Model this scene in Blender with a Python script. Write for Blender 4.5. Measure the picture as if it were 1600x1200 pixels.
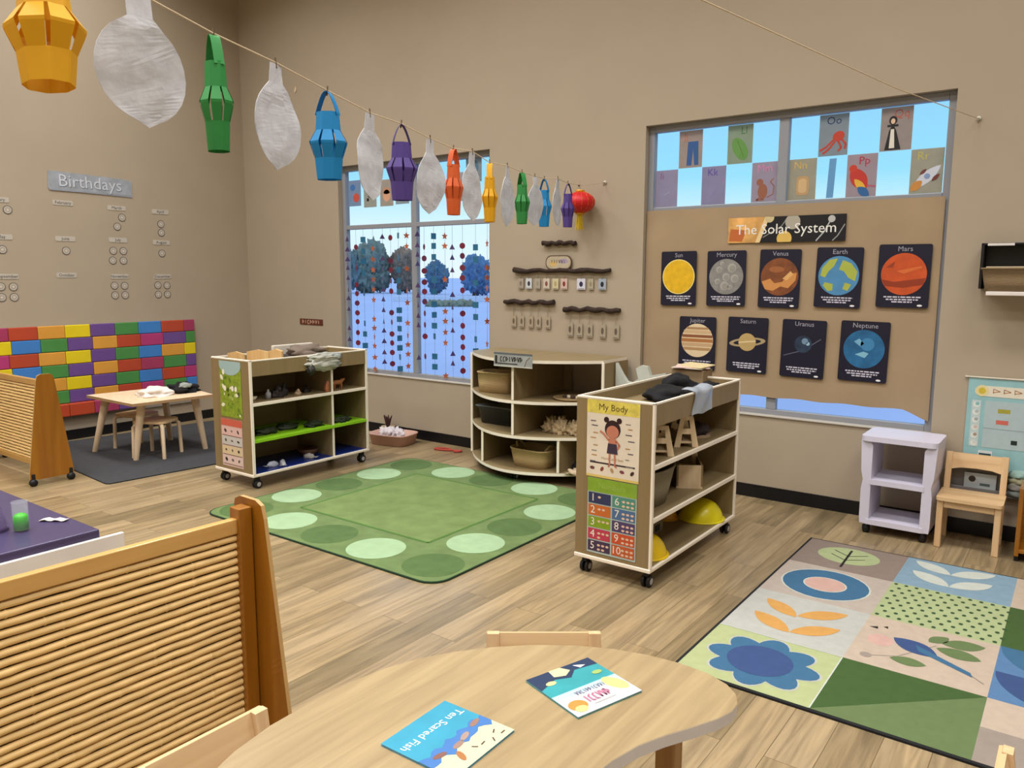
import bpy, bmesh, math, random
from mathutils import Matrix, Vector, noise
random.seed(7)
R = math.radians
C = bpy.context.scene.collection
for o in list(bpy.data.objects): bpy.data.objects.remove(o)

# ---------------------------------------------------------------- camera
PITCH, YAW, ROLL, FPX, EYE = .1388, .6376, .0036, 1215.69, 1.5
fw = Vector((-math.sin(YAW)*math.cos(PITCH), math.cos(YAW)*math.cos(PITCH), -math.sin(PITCH)))
r0 = Vector((math.cos(YAW), math.sin(YAW), 0)); u0 = r0.cross(fw)
rt = r0*math.cos(ROLL)+u0*math.sin(ROLL); up = rt.cross(fw)
cam = bpy.data.cameras.new('camera'); camo = bpy.data.objects.new('camera', cam); C.objects.link(camo)
camo.matrix_world = Matrix(((rt.x, up.x, -fw.x, 0), (rt.y, up.y, -fw.y, 0), (rt.z, up.z, -fw.z, EYE), (0, 0, 0, 1)))
cam.sensor_width = 36; cam.lens = FPX/1600*36; cam.clip_start = .05; cam.clip_end = 600
bpy.context.scene.camera = camo
# ---------------------------------------------------------------- view, sky, lamps
vs = bpy.context.scene.view_settings
vs.view_transform = 'Standard'; vs.look = 'None'; vs.gamma = 1; vs.use_curve_mapping = False; vs.exposure = 0.0
w = bpy.data.worlds.new('sky'); bpy.context.scene.world = w; w.use_nodes = True
nt = w.node_tree; nt.nodes.clear()
wo = nt.nodes.new('ShaderNodeOutputWorld'); bg = nt.nodes.new('ShaderNodeBackground')
tc = nt.nodes.new('ShaderNodeTexCoord'); sx = nt.nodes.new('ShaderNodeSeparateXYZ'); cr = nt.nodes.new('ShaderNodeValToRGB')
nt.links.new(tc.outputs['Generated'], sx.inputs[0]); nt.links.new(sx.outputs['Z'], cr.inputs[0])
nt.links.new(cr.outputs[0], bg.inputs[0]); nt.links.new(bg.outputs[0], wo.inputs[0])
e = cr.color_ramp.elements
e[0].position = 0.0; e[0].color = (.80, .90, .95, 1)
e[1].position = .06; e[1].color = (.70, .90, .97, 1)
a_ = e.new(.12); a_.color = (.32, .72, .93, 1)
a_ = e.new(.24); a_.color = (.27, .60, .92, 1)
a_ = e.new(.9); a_.color = (.9, .95, 1.1, 1)
bg.inputs[1].default_value = 1.12
LIGHT_W = 58
for lx, lk in ((-6.0, 1.02), (-3.6, 1.02), (-1.2, .85), (1.2, .8)):
    for ly in (-1.6, .8, 3.2):
        L = bpy.data.lights.new('ceiling_panel_light', 'AREA'); L.shape = 'RECTANGLE'; L.size = 1.25; L.size_y = .62
        L.energy = LIGHT_W*lk; L.color = (1.0, .985, .96); L.spread = R(140)
        lo = bpy.data.objects.new('ceiling_panel_light', L); lo.location = (lx, ly, 4.93); C.objects.link(lo)

# ---------------------------------------------------------------- materials
def lin(c):
    if isinstance(c, str):
        c = c.lstrip('#'); c = [int(c[i:i+2], 16)/255 for i in (0, 2, 4)]
    return [x/12.92 if x <= .04045 else ((x+.055)/1.055)**2.4 for x in c]
MATS = {}
def pm(name, col, rough=.6, var=.06, scale=8, bump=0., stretch=(1, 1, 1), metal=0., spec=.4, trans=0., alpha=1., transl=0., emit=0, coat=0):
    if name in MATS: return MATS[name]
    m = bpy.data.materials.new(name); m.use_nodes = True; t = m.node_tree; N = t.nodes; b = N['Principled BSDF']
    c = lin(col)
    co = N.new('ShaderNodeTexCoord'); mp = N.new('ShaderNodeMapping'); mp.inputs['Scale'].default_value = stretch
    nz = N.new('ShaderNodeTexNoise'); nz.inputs['Scale'].default_value = scale; nz.inputs['Detail'].default_value = 4
    rp = N.new('ShaderNodeValToRGB')
    t.links.new(co.outputs['Object'], mp.inputs[0]); t.links.new(mp.outputs[0], nz.inputs['Vector']); t.links.new(nz.outputs['Fac'], rp.inputs[0])
    rp.color_ramp.elements[0].position = .3; rp.color_ramp.elements[1].position = .7
    rp.color_ramp.elements[0].color = [x*(1-var) for x in c]+[1]; rp.color_ramp.elements[1].color = [min(1, x*(1+var)) for x in c]+[1]
    t.links.new(rp.outputs[0], b.inputs['Base Color'])
    b.inputs['Roughness'].default_value = rough; b.inputs['Metallic'].default_value = metal
    b.inputs['Specular IOR Level'].default_value = spec; b.inputs['Alpha'].default_value = alpha
    b.inputs['Coat Weight'].default_value = coat
    if bump:
        bp = N.new('ShaderNodeBump'); bp.inputs['Strength'].default_value = bump; bp.inputs['Distance'].default_value = .01
        t.links.new(nz.outputs['Fac'], bp.inputs['Height']); t.links.new(bp.outputs[0], b.inputs['Normal'])
    if transl:
        tr = N.new('ShaderNodeBsdfTranslucent'); mx = N.new('ShaderNodeMixShader'); mx.inputs[0].default_value = transl
        t.links.new(rp.outputs[0], tr.inputs[0]); t.links.new(b.outputs[0], mx.inputs[1]); t.links.new(tr.outputs[0], mx.inputs[2])
        t.links.new(mx.outputs[0], N['Material Output'].inputs[0])
    MATS[name] = m; return m
def flat(col, rough=.6): # printed ink / paint of one colour
    return pm('ink_'+col.strip('#'), col, rough, .03, 30)
def wood(name, c1, c2, scale=1., rough=.5, axis=1, coat=0.):
    if name in MATS: return MATS[name]
    m = bpy.data.materials.new(name); m.use_nodes = True; t = m.node_tree; N = t.nodes; b = N['Principled BSDF']
    co = N.new('ShaderNodeTexCoord'); mp = N.new('ShaderNodeMapping'); s = [26*scale]*3; s[axis] = 1.6*scale; mp.inputs['Scale'].default_value = s
    nz = N.new('ShaderNodeTexNoise'); nz.inputs['Scale'].default_value = 1; nz.inputs['Detail'].default_value = 6; nz.inputs['Distortion'].default_value = .6
    rp = N.new('ShaderNodeValToRGB'); rp.color_ramp.elements[0].position = .32; rp.color_ramp.elements[1].position = .68
    rp.color_ramp.elements[0].color = lin(c1)+[1]; rp.color_ramp.elements[1].color = lin(c2)+[1]
    t.links.new(co.outputs['Object'], mp.inputs[0]); t.links.new(mp.outputs[0], nz.inputs['Vector']); t.links.new(nz.outputs['Fac'], rp.inputs[0])
    t.links.new(rp.outputs[0], b.inputs['Base Color']); b.inputs['Roughness'].default_value = rough; b.inputs['Coat Weight'].default_value = coat
    MATS[name] = m; return m
def floor_mat():
    m = bpy.data.materials.new('vinyl_plank_floor'); m.use_nodes = True; t = m.node_tree; N = t.nodes; b = N['Principled BSDF']; K = t.links.new
    co = N.new('ShaderNodeTexCoord'); mp = N.new('ShaderNodeMapping'); mp.inputs['Rotation'].default_value = (0, 0, R(90)); K(co.outputs['Object'], mp.inputs[0])
    def brick(c1, c2, cm, ms):
        k = N.new('ShaderNodeTexBrick'); k.offset = .37; k.offset_frequency = 2; k.squash = 1
        k.inputs['Scale'].default_value = 1; k.inputs['Brick Width'].default_value = 1.15; k.inputs['Row Height'].default_value = .142
        k.inputs['Mortar Size'].default_value = ms; k.inputs['Mortar Smooth'].default_value = .3; k.inputs['Bias'].default_value = 0
        k.inputs['Color1'].default_value = c1; k.inputs['Color2'].default_value = c2; k.inputs['Mortar'].default_value = cm
        K(mp.outputs[0], k.inputs['Vector']); return k
    k = brick((0, 0, 0, 1), (1, 1, 1, 1), (.5, .5, .5, 1), .0012)
    rp = N.new('ShaderNodeValToRGB'); el = rp.color_ramp.elements
    el[0].color = lin('#837458')+[1]; el[1].position = 1; el[1].color = lin('#a59273')+[1]
    q = el.new(.35); q.color = lin('#9a8767')+[1]; q = el.new(.6); q.color = lin('#9f8c6c')+[1]
    K(k.outputs['Color'], rp.inputs[0])
    # grain, shifted from plank to plank
    vm = N.new('ShaderNodeVectorMath'); vm.operation = 'MULTIPLY_ADD'; vm.inputs[1].default_value = (0, 37, 11)
    K(k.outputs['Color'], vm.inputs[0]); K(co.outputs['Object'], vm.inputs[2])
    m2 = N.new('ShaderNodeMapping'); m2.inputs['Scale'].default_value = (30, 1.5, 1); K(vm.outputs[0], m2.inputs[0])
    nz = N.new('ShaderNodeTexNoise'); nz.inputs['Scale'].default_value = 1; nz.inputs['Detail'].default_value = 8; nz.inputs['Distortion'].default_value = 1.2; nz.inputs['Roughness'].default_value = .6
    K(m2.outputs[0], nz.inputs['Vector'])
    m3 = N.new('ShaderNodeMapping'); m3.inputs['Scale'].default_value = (9, .9, 1); K(vm.outputs[0], m3.inputs[0])
    n2 = N.new('ShaderNodeTexNoise'); n2.inputs['Scale'].default_value = 1; n2.inputs['Detail'].default_value = 3; n2.inputs['Distortion'].default_value = 1.5; K(m3.outputs[0], n2.inputs['Vector'])
    gr = N.new('ShaderNodeValToRGB'); gr.color_ramp.elements[0].position = .32; gr.color_ramp.elements[0].color = (.62, .60, .57, 1)
    gr.color_ramp.elements[1].position = .6; gr.color_ramp.elements[1].color = (1.08, 1.06, 1.03, 1); K(nz.outputs['Fac'], gr.inputs[0])
    g2 = N.new('ShaderNodeValToRGB'); g2.color_ramp.elements[0].position = .35; g2.color_ramp.elements[0].color = (.78, .78, .79, 1)
    g2.color_ramp.elements[1].position = .6; g2.color_ramp.elements[1].color = (1.05, 1.04, 1.02, 1); K(n2.outputs['Fac'], g2.inputs[0])
    def mul(a, c, f=1):
        x = N.new('ShaderNodeMix'); x.data_type = 'RGBA'; x.blend_type = 'MULTIPLY'; x.inputs[0].default_value = f
        K(a, x.inputs[6]); K(c, x.inputs[7]); return x.outputs[2]
    c = mul(mul(rp.outputs[0], gr.outputs[0], .9), g2.outputs[0], .9)
    kk = brick((1, 1, 1, 1), (1, 1, 1, 1), (.45, .42, .38, 1), .0014); c = mul(c, kk.outputs['Color'])
    K(c, b.inputs['Base Color']); b.inputs['Roughness'].default_value = .30; b.inputs['Specular IOR Level'].default_value = .5
    bp = N.new('ShaderNodeBump'); bp.inputs['Strength'].default_value = .15; bp.inputs['Distance'].default_value = .003; K(nz.outputs['Fac'], bp.inputs['Height']); K(bp.outputs[0], b.inputs['Normal'])
    return m
def glass_mat():
    m = bpy.data.materials.new('window_glass'); m.use_nodes = True; t = m.node_tree; N = t.nodes; t.links.clear()
    tr = N.new('ShaderNodeBsdfTransparent'); tr.inputs[0].default_value = (.96, .985, 1, 1); gl = N.new('ShaderNodeBsdfGlossy'); gl.inputs['Roughness'].default_value = .02
    fr = N.new('ShaderNodeFresnel'); fr.inputs[0].default_value = 1.35; mx = N.new('ShaderNodeMixShader')
    ge = N.new('ShaderNodeNewGeometry'); mm = N.new('ShaderNodeMath'); mm.operation = 'SUBTRACT'; mm.inputs[0].default_value = 1; mm.use_clamp = True; m2 = N.new('ShaderNodeMath'); m2.operation = 'MULTIPLY'
    t.links.new(ge.outputs['Backfacing'], mm.inputs[1]); t.links.new(mm.outputs[0], m2.inputs[0]); t.links.new(fr.outputs[0], m2.inputs[1]); t.links.new(m2.outputs[0], mx.inputs[0]); t.links.new(tr.outputs[0], mx.inputs[1]); t.links.new(gl.outputs[0], mx.inputs[2]); t.links.new(mx.outputs[0], N['Material Output'].inputs[0])
    MATS['glass'] = m; return m
def clear(name, tint, k=.25, rough=.15): # thin clear plastic
    if name in MATS: return MATS[name]
    m = bpy.data.materials.new(name); m.use_nodes = True; t = m.node_tree; N = t.nodes; b = N['Principled BSDF']
    b.inputs['Base Color'].default_value = lin(tint)+[1]; b.inputs['Roughness'].default_value = rough
    tr = N.new('ShaderNodeBsdfTransparent'); mx = N.new('ShaderNodeMixShader'); mx.inputs[0].default_value = k
    t.links.new(tr.outputs[0], mx.inputs[1]); t.links.new(b.outputs[0], mx.inputs[2]); t.links.new(mx.outputs[0], N['Material Output'].inputs[0])
    MATS[name] = m; return m
def weave_mat(name, c1, c2, scale=60, axis='Z'):
    if name in MATS: return MATS[name]
    m = bpy.data.materials.new(name); m.use_nodes = True; t = m.node_tree; N = t.nodes; b = N['Principled BSDF']; K = t.links.new
    co = N.new('ShaderNodeTexCoord'); wv = N.new('ShaderNodeTexWave'); wv.bands_direction = axis; wv.inputs['Scale'].default_value = scale; wv.inputs['Distortion'].default_value = 3; wv.inputs['Detail'].default_value = 3
    rp = N.new('ShaderNodeValToRGB'); rp.color_ramp.elements[0].color = lin(c1)+[1]; rp.color_ramp.elements[1].color = lin(c2)+[1]
    K(co.outputs['Object'], wv.inputs[0]); K(wv.outputs['Fac'], rp.inputs[0]); K(rp.outputs[0], b.inputs['Base Color']); b.inputs['Roughness'].default_value = .8
    bp = N.new('ShaderNodeBump'); bp.inputs['Strength'].default_value = .5; bp.inputs['Distance'].default_value = .004; K(wv.outputs['Fac'], bp.inputs['Height']); K(bp.outputs[0], b.inputs['Normal'])
    MATS[name] = m; return m

WALL = pm('wall_paint', '#a89a86', .85, .02, 3, .02)
WHITE = pm('white_edge_band', '#ece2d2', .4, .02)
WTOP = wood('table_laminate', '#927d5b', '#a8946e', 1.3, .35, 1)
MAPLE = wood('maple_wood', '#c9a57a', '#dcbd93', 1, .45, 2)
MAPLEX = wood('maple_wood_across', '#c6a276', '#dabb90', 1, .45, 0)
PLY = wood('pale_plywood', '#cfb691', '#e0cba9', 1, .5, 2)
LAM = wood('shelf_laminate', '#826f4b', '#8c7854', .6, .5, 2)
LAMD = wood('shelf_laminate_inner', '#857352', '#8e7c5a', .6, .5, 1)
HONEY = wood('honey_wood', '#86500a', '#9c6514', .6, .38, 2, .2)
HONEYY = wood('honey_wood_rail', '#b98c4a', '#cca05c', .6, .38, 1, .2)
BAMBOO = pm('bamboo', '#e6c385', .45, .10, 6, 0, (8, 1, 8))
BLACK = pm('black_rubber', '#121214', .5, .1)
FRAME = pm('grey_window_frame', '#8d8f96', .45, .02, 4)
BASEB = pm('black_vinyl_base', '#0d0e12', .4, .08)
STRING = pm('cord', '#cbb79a', .8)
NAVY = pm('navy_card', '#17162b', .45, .1, 5)
PAPER = pm('kraft_paper', '#a08a6d', .8, .04, 4, .25)
GLASS = glass_mat()

# ---------------------------------------------------------------- mesh builder
def circ(cx, cy, rx, ry=None, n=28, a0=0, a1=360, rot=0):
    ry = rx if ry is None else ry; o = []; full = abs(a1-a0) >= 360
    for i in range(n if full else n+1):
        a = R(a0+(a1-a0)*i/n); x = rx*math.cos(a); y = ry*math.sin(a)
        o.append((cx+x*math.cos(rot)-y*math.sin(rot), cy+x*math.sin(rot)+y*math.cos(rot)))
    return o
def rrect(x0, y0, x1, y1, r, n=5):
    o = []
    for cx, cy, a in ((x1-r, y1-r, 0), (x0+r, y1-r, 90), (x0+r, y0+r, 180), (x1-r, y0+r, 270)):
        o += [(cx+r*math.cos(R(a+90*i/n)), cy+r*math.sin(R(a+90*i/n))) for i in range(n+1)]
    return o
def leafp(x0, y0, x1, y1, wd, n=10): # pointed leaf from tip to tip
    dx, dy = x1-x0, y1-y0; o = []
    for s in (1, -1):
        rr = range(n+1) if s == 1 else range(n-1, 0, -1)
        for i in rr:
            t = i/n; h = s*wd*math.sin(math.pi*t)**.8 if 0 < t < 1 else 0
            o.append((x0+dx*t-dy*h, y0+dy*t+dx*h))
    return o
TXT = {}
def text_geo(s):
    if s not in TXT:
        cu = bpy.data.curves.new('t', 'FONT'); cu.body = s; cu.size = 1; cu.align_x = 'CENTER'; cu.align_y = 'CENTER'; cu.resolution_u = 2
        ob = bpy.data.objects.new('t', cu); C.objects.link(ob); dg = bpy.context.evaluated_depsgraph_get(); dg.update()
        me = bpy.data.meshes.new_from_object(ob.evaluated_get(dg)); TXT[s] = ([tuple(v.co)[:2] for v in me.vertices], [tuple(p.vertices) for p in me.polygons])
        bpy.data.objects.remove(ob); bpy.data.curves.remove(cu); bpy.data.meshes.remove(me)
    return TXT[s]
FRONT = Matrix(((1, 0, 0, 0), (0, 0, -1, 0), (0, 1, 0, 0), (0, 0, 0, 1)))   # (u,v,w) -> x, -w, z : art facing -Y
class MB:
    def __init__(s, T=None): s.v = []; s.f = []; s.m = []; s.s = []; s.mats = []; s.T = T or Matrix.Identity(4)
    def add(s, vs_, fs, mat, smooth=False, T=None):
        T = s.T @ T if T is not None else s.T; k = len(s.v)
        s.v += [tuple(T @ Vector(v)) for v in vs_]
        if mat not in s.mats: s.mats.append(mat)
        i = s.mats.index(mat)
        for f in fs: s.f.append([a+k for a in f]); s.m.append(i); s.s.append(smooth)
        return s
    def box(s, c, d, mat, rot=None, bev=0.):
        b = bmesh.new(); bmesh.ops.create_cube(b, size=1); bmesh.ops.scale(b, vec=d, verts=b.verts)
        if bev: bmesh.ops.bevel(b, geom=b.edges[:], offset=min(bev, min(d)*.45), segments=2, profile=.5, affect='EDGES')
        T = Matrix.Translation(c)
        if rot is not None: T = T @ rot
        b.verts.index_update(); s.add([v.co for v in b.verts], [[v.index for v in f.verts] for f in b.faces], mat, False, T); b.free(); return s
    def bb(s, x0, x1, y0, y1, z0, z1, mat, bev=0.):
        return s.box(((x0+x1)/2, (y0+y1)/2, (z0+z1)/2), (abs(x1-x0), abs(y1-y0), abs(z1-z0)), mat, None, bev)
    def prism(s, pts, z0, z1, mat, side=None, cap=True):
        n = len(pts); A = sum(pts[i][0]*pts[(i+1) % n][1]-pts[(i+1) % n][0]*pts[i][1] for i in range(n))
        if A < 0: pts = pts[::-1]
        vs_ = [(x, y, z0) for x, y in pts]+[(x, y, z1) for x, y in pts]
        s.add(vs_, [[i, (i+1) % n, n+(i+1) % n, n+i] for i in range(n)], side or mat)
        if cap: s.add(vs_, [list(range(n-1, -1, -1)), list(range(n, 2*n))], mat)
        return s
    def flat(s, pts, z, mat):
        n = len(pts); A = sum(pts[i][0]*pts[(i+1) % n][1]-pts[(i+1) % n][0]*pts[i][1] for i in range(n))
        if A < 0: pts = pts[::-1]
        return s.add([(x, y, z) for x, y in pts], [list(range(n))], mat)
    def rect(s, x0, y0, x1, y1, z, mat): return s.flat([(x0, y0), (x1, y0), (x1, y1), (x0, y1)], z, mat)
    def strip(s, pts, wd, z, mat): # a drawn line
        for (x0, y0), (x1, y1) in zip(pts, pts[1:]):
            dx, dy = x1-x0, y1-y0; l = math.hypot(dx, dy) or 1; nx, ny = -dy/l*wd/2, dx/l*wd/2
            s.flat([(x0+nx, y0+ny), (x0-nx, y0-ny), (x1-nx, y1-ny), (x1+nx, y1+ny)], z, mat)
        return s
    def text(s, st, x, y, size, z, mat, rot=0, sx=1):
        v, f = text_geo(st); c_, s_ = math.cos(rot), math.sin(rot)
        return s.add([(x+(a*sx*c_-b*s_)*size, y+(a*sx*s_+b*c_)*size, z) for a, b in v], f, mat)
    def tube(s, pts, r, mat, n=8, smooth=True, cap=True, closed=False):
        P = [Vector(p) for p in pts]; rs = r if isinstance(r, (list, tuple)) else [r]*len(P); vs_ = []
        prev = None
        for i, p in enumerate(P):
            d = (P[min(i+1, len(P)-1)]-P[max(i-1, 0)]); d = d.normalized() if d.length else Vector((0, 0, 1))
            if prev is None: a = d.orthogonal().normalized()
            else: a = (prev-d*prev.dot(d)).normalized()
            prev = a; b = d.cross(a)
            vs_ += [tuple(p+(a*math.cos(2*math.pi*k/n)+b*math.sin(2*math.pi*k/n))*rs[i]) for k in range(n)]
        fs = [[i*n+k, i*n+(k+1) % n, (i+1)*n+(k+1) % n, (i+1)*n+k] for i in range(len(P)-1) for k in range(n)]
        s.add(vs_, fs, mat, smooth)
        if cap: s.add(vs_, [list(range(n-1, -1, -1)), [(len(P)-1)*n+k for k in range(n)]], mat)
        return s
    def lathe(s, prof, mat, n=24, c=(0, 0, 0), smooth=True, T=None, sup=2., sxy=(1, 1)):
        vs_ = []
        for r, z in prof:
            for k in range(n):
                a = 2*math.pi*k/n; x, y = math.cos(a), math.sin(a); e_ = 2/sup
                x = math.copysign(abs(x)**e_, x); y = math.copysign(abs(y)**e_, y)
                vs_.append((c[0]+r*x*sxy[0], c[1]+r*y*sxy[1], c[2]+z))
        fs = [[i*n+k, i*n+(k+1) % n, (i+1)*n+(k+1) % n, (i+1)*n+k] for i in range(len(prof)-1) for k in range(n)]
        return s.add(vs_, fs, mat, smooth, T)
    def blob(s, c, d, mat, amp=.25, fr=2., seed=0, sub=3, flatb=True, T=None):
        b = bmesh.new(); bmesh.ops.create_icosphere(b, subdivisions=sub, radius=1); sd = Vector((seed*3.1, seed*1.7, seed))
        for v in b.verts:
            n_ = 1+amp*noise.noise(v.co*fr+sd)*2; v.co *= n_
            if flatb and v.co.z < -.35: v.co.z = -.35
            v.co = Vector((v.co.x*d[0], v.co.y*d[1], (v.co.z+(.35 if flatb else 0))*d[2]))
        b.verts.index_update(); s.add([v.co for v in b.verts], [[v.index for v in f.verts] for f in b.faces], mat, True, Matrix.Translation(c) @ (T or Matrix.Identity(4))); b.free(); return s
    def build(s, name, parent=None, loc=None, rz=0, mods=None):
        me = bpy.data.meshes.new(name); me.from_pydata(s.v, [], s.f)
        for m in s.mats: me.materials.append(m)
        me.polygons.foreach_set('material_index', s.m); me.polygons.foreach_set('use_smooth', s.s); me.update()
        o = bpy.data.objects.new(name, me); C.objects.link(o)
        if parent: o.parent = parent
        if loc is not None: o.location = loc
        if rz: o.rotation_euler = (0, 0, rz)
        return o
def tag(o, label, cat, group=None, kind=None):
    o['label'] = label; o['category'] = cat
    if group: o['group'] = group
    if kind: o['kind'] = kind
    return o
def thing(name, label, cat, loc=(0, 0, 0), rz=0, group=None):
    o = bpy.data.objects.new(name, None); o.empty_display_size = .1; C.objects.link(o); o.location = loc; o.rotation_euler = (0, 0, rz)
    return tag(o, label, cat, group)
def struct(o): o['kind'] = 'structure'; return o
def dup(root, loc, rz, label, group=None):
    def cp(o, par):
        c = o.copy(); C.objects.link(c); c.parent = par
        for ch in list(o.children): cp(ch, c)
        return c
    r = root.copy(); C.objects.link(r); r.location = loc; r.rotation_euler = (0, 0, rz); r['label'] = label
    if group: r['group'] = group
    for ch in list(root.children): cp(ch, r)
    return r
def scrib(b, x0, y0, x1, y1, z, mat, wd, seed=1, n=9): # lettering too blurred in the photo to read
    rr = random.Random(seed); sx_ = (x1-x0)/n
    for i in range(n):
        x = x0+sx_*i; k = rr.choice((0, 1, 2, 3))
        if k == 0: P = [(x+.1*sx_, y0), (x+.1*sx_, y1), (x+.75*sx_, (y0+y1)/2), (x+.1*sx_, y0+(y1-y0)*.2)]
        elif k == 1: P = [(x+.1*sx_, y1), (x+.45*sx_, y0), (x+.8*sx_, y1)]
        elif k == 2: P = [(x+.75*sx_, y1), (x+.15*sx_, y1*.8+y0*.2), (x+.15*sx_, y0), (x+.75*sx_, y0)]
        else: P = [(x+.4*sx_, y0), (x+.4*sx_, y1)]
        b.strip(P, wd, z, mat)

# ---------------------------------------------------------------- room shell
XA, YB, XR, YF, ZC = -7.379, 5.149, 2.6, -3.0, 4.96
W1 = (-5.90, -4.05, .555, 2.52); W2 = (-2.64, -.705, .565, 2.55); TW = .14
b = MB(); b.bb(XA-.1, XR+.1, YF-.1, YB+.2, -.1, 0, floor_mat()); struct(b.build('floor'))
b = MB(); b.bb(XA-.1, XR+.1, YF-.1, YB+.2, ZC, ZC+.1, pm('ceiling_paint', '#d8d2c6', .9)); struct(b.build('ceiling'))
b = MB(); b.bb(XA-.1, XA, YF-.1, YB+TW, 0, ZC, WALL); struct(b.build('wall_left'))
b = MB(); b.bb(XR, XR+.1, YF-.1, YB+TW, 0, ZC, WALL); struct(b.build('wall_right'))
b = MB(); b.bb(XA, XR, YF-.1, YF, 0, ZC, WALL); struct(b.build('wall_front'))
b = MB()
b.bb(XA, W1[0], YB, YB+TW, 0, ZC, WALL); b.bb(W1[1], W2[0], YB, YB+TW, 0, ZC, WALL); b.bb(W2[1], XR, YB, YB+TW, 0, ZC, WALL)
for W in (W1, W2): b.bb(W[0], W[1], YB, YB+TW, 0, W[2], WALL); b.bb(W[0], W[1], YB, YB+TW, W[3], ZC, WALL)
struct(b.build('wall_back'))
b = MB(); b.bb(XA, XR, YB-.008, YB, 0, .09, BASEB, .002); struct(b.build('baseboard_back'))
b = MB(); b.bb(XA, XA+.008, YF, YB-.008, 0, .09, BASEB, .002); struct(b.build('baseboard_left'))
def window(name, W, bars, tz):
    x0, x1, z0, z1 = W; y0, y1 = YB+.05, YB+.10; f = .045
    root = bpy.data.objects.new(name, None); C.objects.link(root); root.location = ((x0+x1)/2, YB+.07, z0); struct(root)
    T = Matrix.Translation((-(x0+x1)/2, -(YB+.07), -z0))
    b = MB(T); b.bb(x0, x0+f, y0, y1, z0, z1, FRAME, .004); b.bb(x1-f, x1, y0, y1, z0, z1, FRAME, .004)
    b.bb(x0+f, x1-f, y0, y1, z0, z0+f, FRAME, .004); b.bb(x0+f, x1-f, y0, y1, z1-f, z1, FRAME, .004); b.build('window_frame', root)
    b = MB(T); b.bb(x0+f, x1-f, y0+.003, y1-.003, tz-.02, tz+.02, FRAME, .004); b.build('transom_bar', root)
    for x in bars:
        b = MB(T); b.bb(x-.032, x+.032, y0+.001, y1-.001, z0+f, z1-f, FRAME, .004); b.build('mullion', root)
    xs = [x0+f]+[v for x in bars for v in (x-.032, x+.032)]+[x1-f]
    for i in range(0, len(xs), 2):
        for a, c in ((z0+f, tz-.02), (tz+.02, z1-f)):
            b = MB(T); b.bb(xs[i], xs[i+1], YB+.075, YB+.079, a, c, GLASS); b.build('pane', root)
    return root
window('window_1', W1, [-4.96], 1.95)
window('window_2', W2, [-1.682], 1.965)
b = MB(); b.bb(W2[0], W2[1], YB-.010, YB+.05, W2[2], W2[2]+.010, pm('sill_paint', '#b3aca0', .5), .003); struct(b.build('trim_1'))
b = MB(); b.bb(W1[0], W1[1], YB-.010, YB+.05, W1[2], W1[2]+.010, pm('sill_paint', '#b3aca0', .5), .003); struct(b.build('trim_2'))

# ---------------------------------------------------------------- outdoors
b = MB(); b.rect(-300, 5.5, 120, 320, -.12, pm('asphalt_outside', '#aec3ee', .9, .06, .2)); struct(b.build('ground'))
def outtree(x, y, h, wd, label, col, seed, cat='tree', name='tree'):
    t = thing(name, label, cat, (x, y, -.12)); rr = random.Random(seed)
    b = MB(); b.tube([(0, 0, 0), (.05, 0, h*.35), (-.05, .1, h*.6)], [h*.04, h*.03, h*.015], pm('bark', '#5a4d42', .9)); b.build('trunk', t)
    b = MB(); m = pm('leaf_'+col.strip('#'), col, .9, .35, 1.5, .4)
    for i in range(9):
        a = rr.uniform(0, 6.3); q = rr.uniform(0, .6)
        b.blob((wd*q*math.cos(a), wd*q*math.sin(a), h*(.30+.42*rr.random())), (wd*.55, wd*.55, h*.28), m, .3, 4.5, seed+i, 4, False)
    b.build('crown', t)
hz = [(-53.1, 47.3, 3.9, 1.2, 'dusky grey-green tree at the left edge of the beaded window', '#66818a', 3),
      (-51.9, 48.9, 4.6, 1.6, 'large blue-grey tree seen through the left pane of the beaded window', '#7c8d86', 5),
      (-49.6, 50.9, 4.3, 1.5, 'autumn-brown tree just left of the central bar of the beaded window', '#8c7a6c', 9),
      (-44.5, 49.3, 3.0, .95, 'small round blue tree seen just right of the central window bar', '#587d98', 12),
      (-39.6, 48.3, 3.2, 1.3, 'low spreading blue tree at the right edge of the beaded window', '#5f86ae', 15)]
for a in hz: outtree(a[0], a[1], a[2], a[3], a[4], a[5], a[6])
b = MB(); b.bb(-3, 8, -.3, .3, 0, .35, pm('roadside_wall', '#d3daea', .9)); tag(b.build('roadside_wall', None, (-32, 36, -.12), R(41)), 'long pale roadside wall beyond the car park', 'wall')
b = MB()
for i in range(9): b.blob((i*.25, .1*math.sin(i*2), 0), (.25, .25, .25), pm('hedge_leaf', '#7f8778', .9, .3, 2), .3, 2, i)
tag(b.build('hedge', None, (-27.5, 30, -.12), R(41)), 'low olive hedge in front of the roadside wall', 'hedge')

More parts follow.
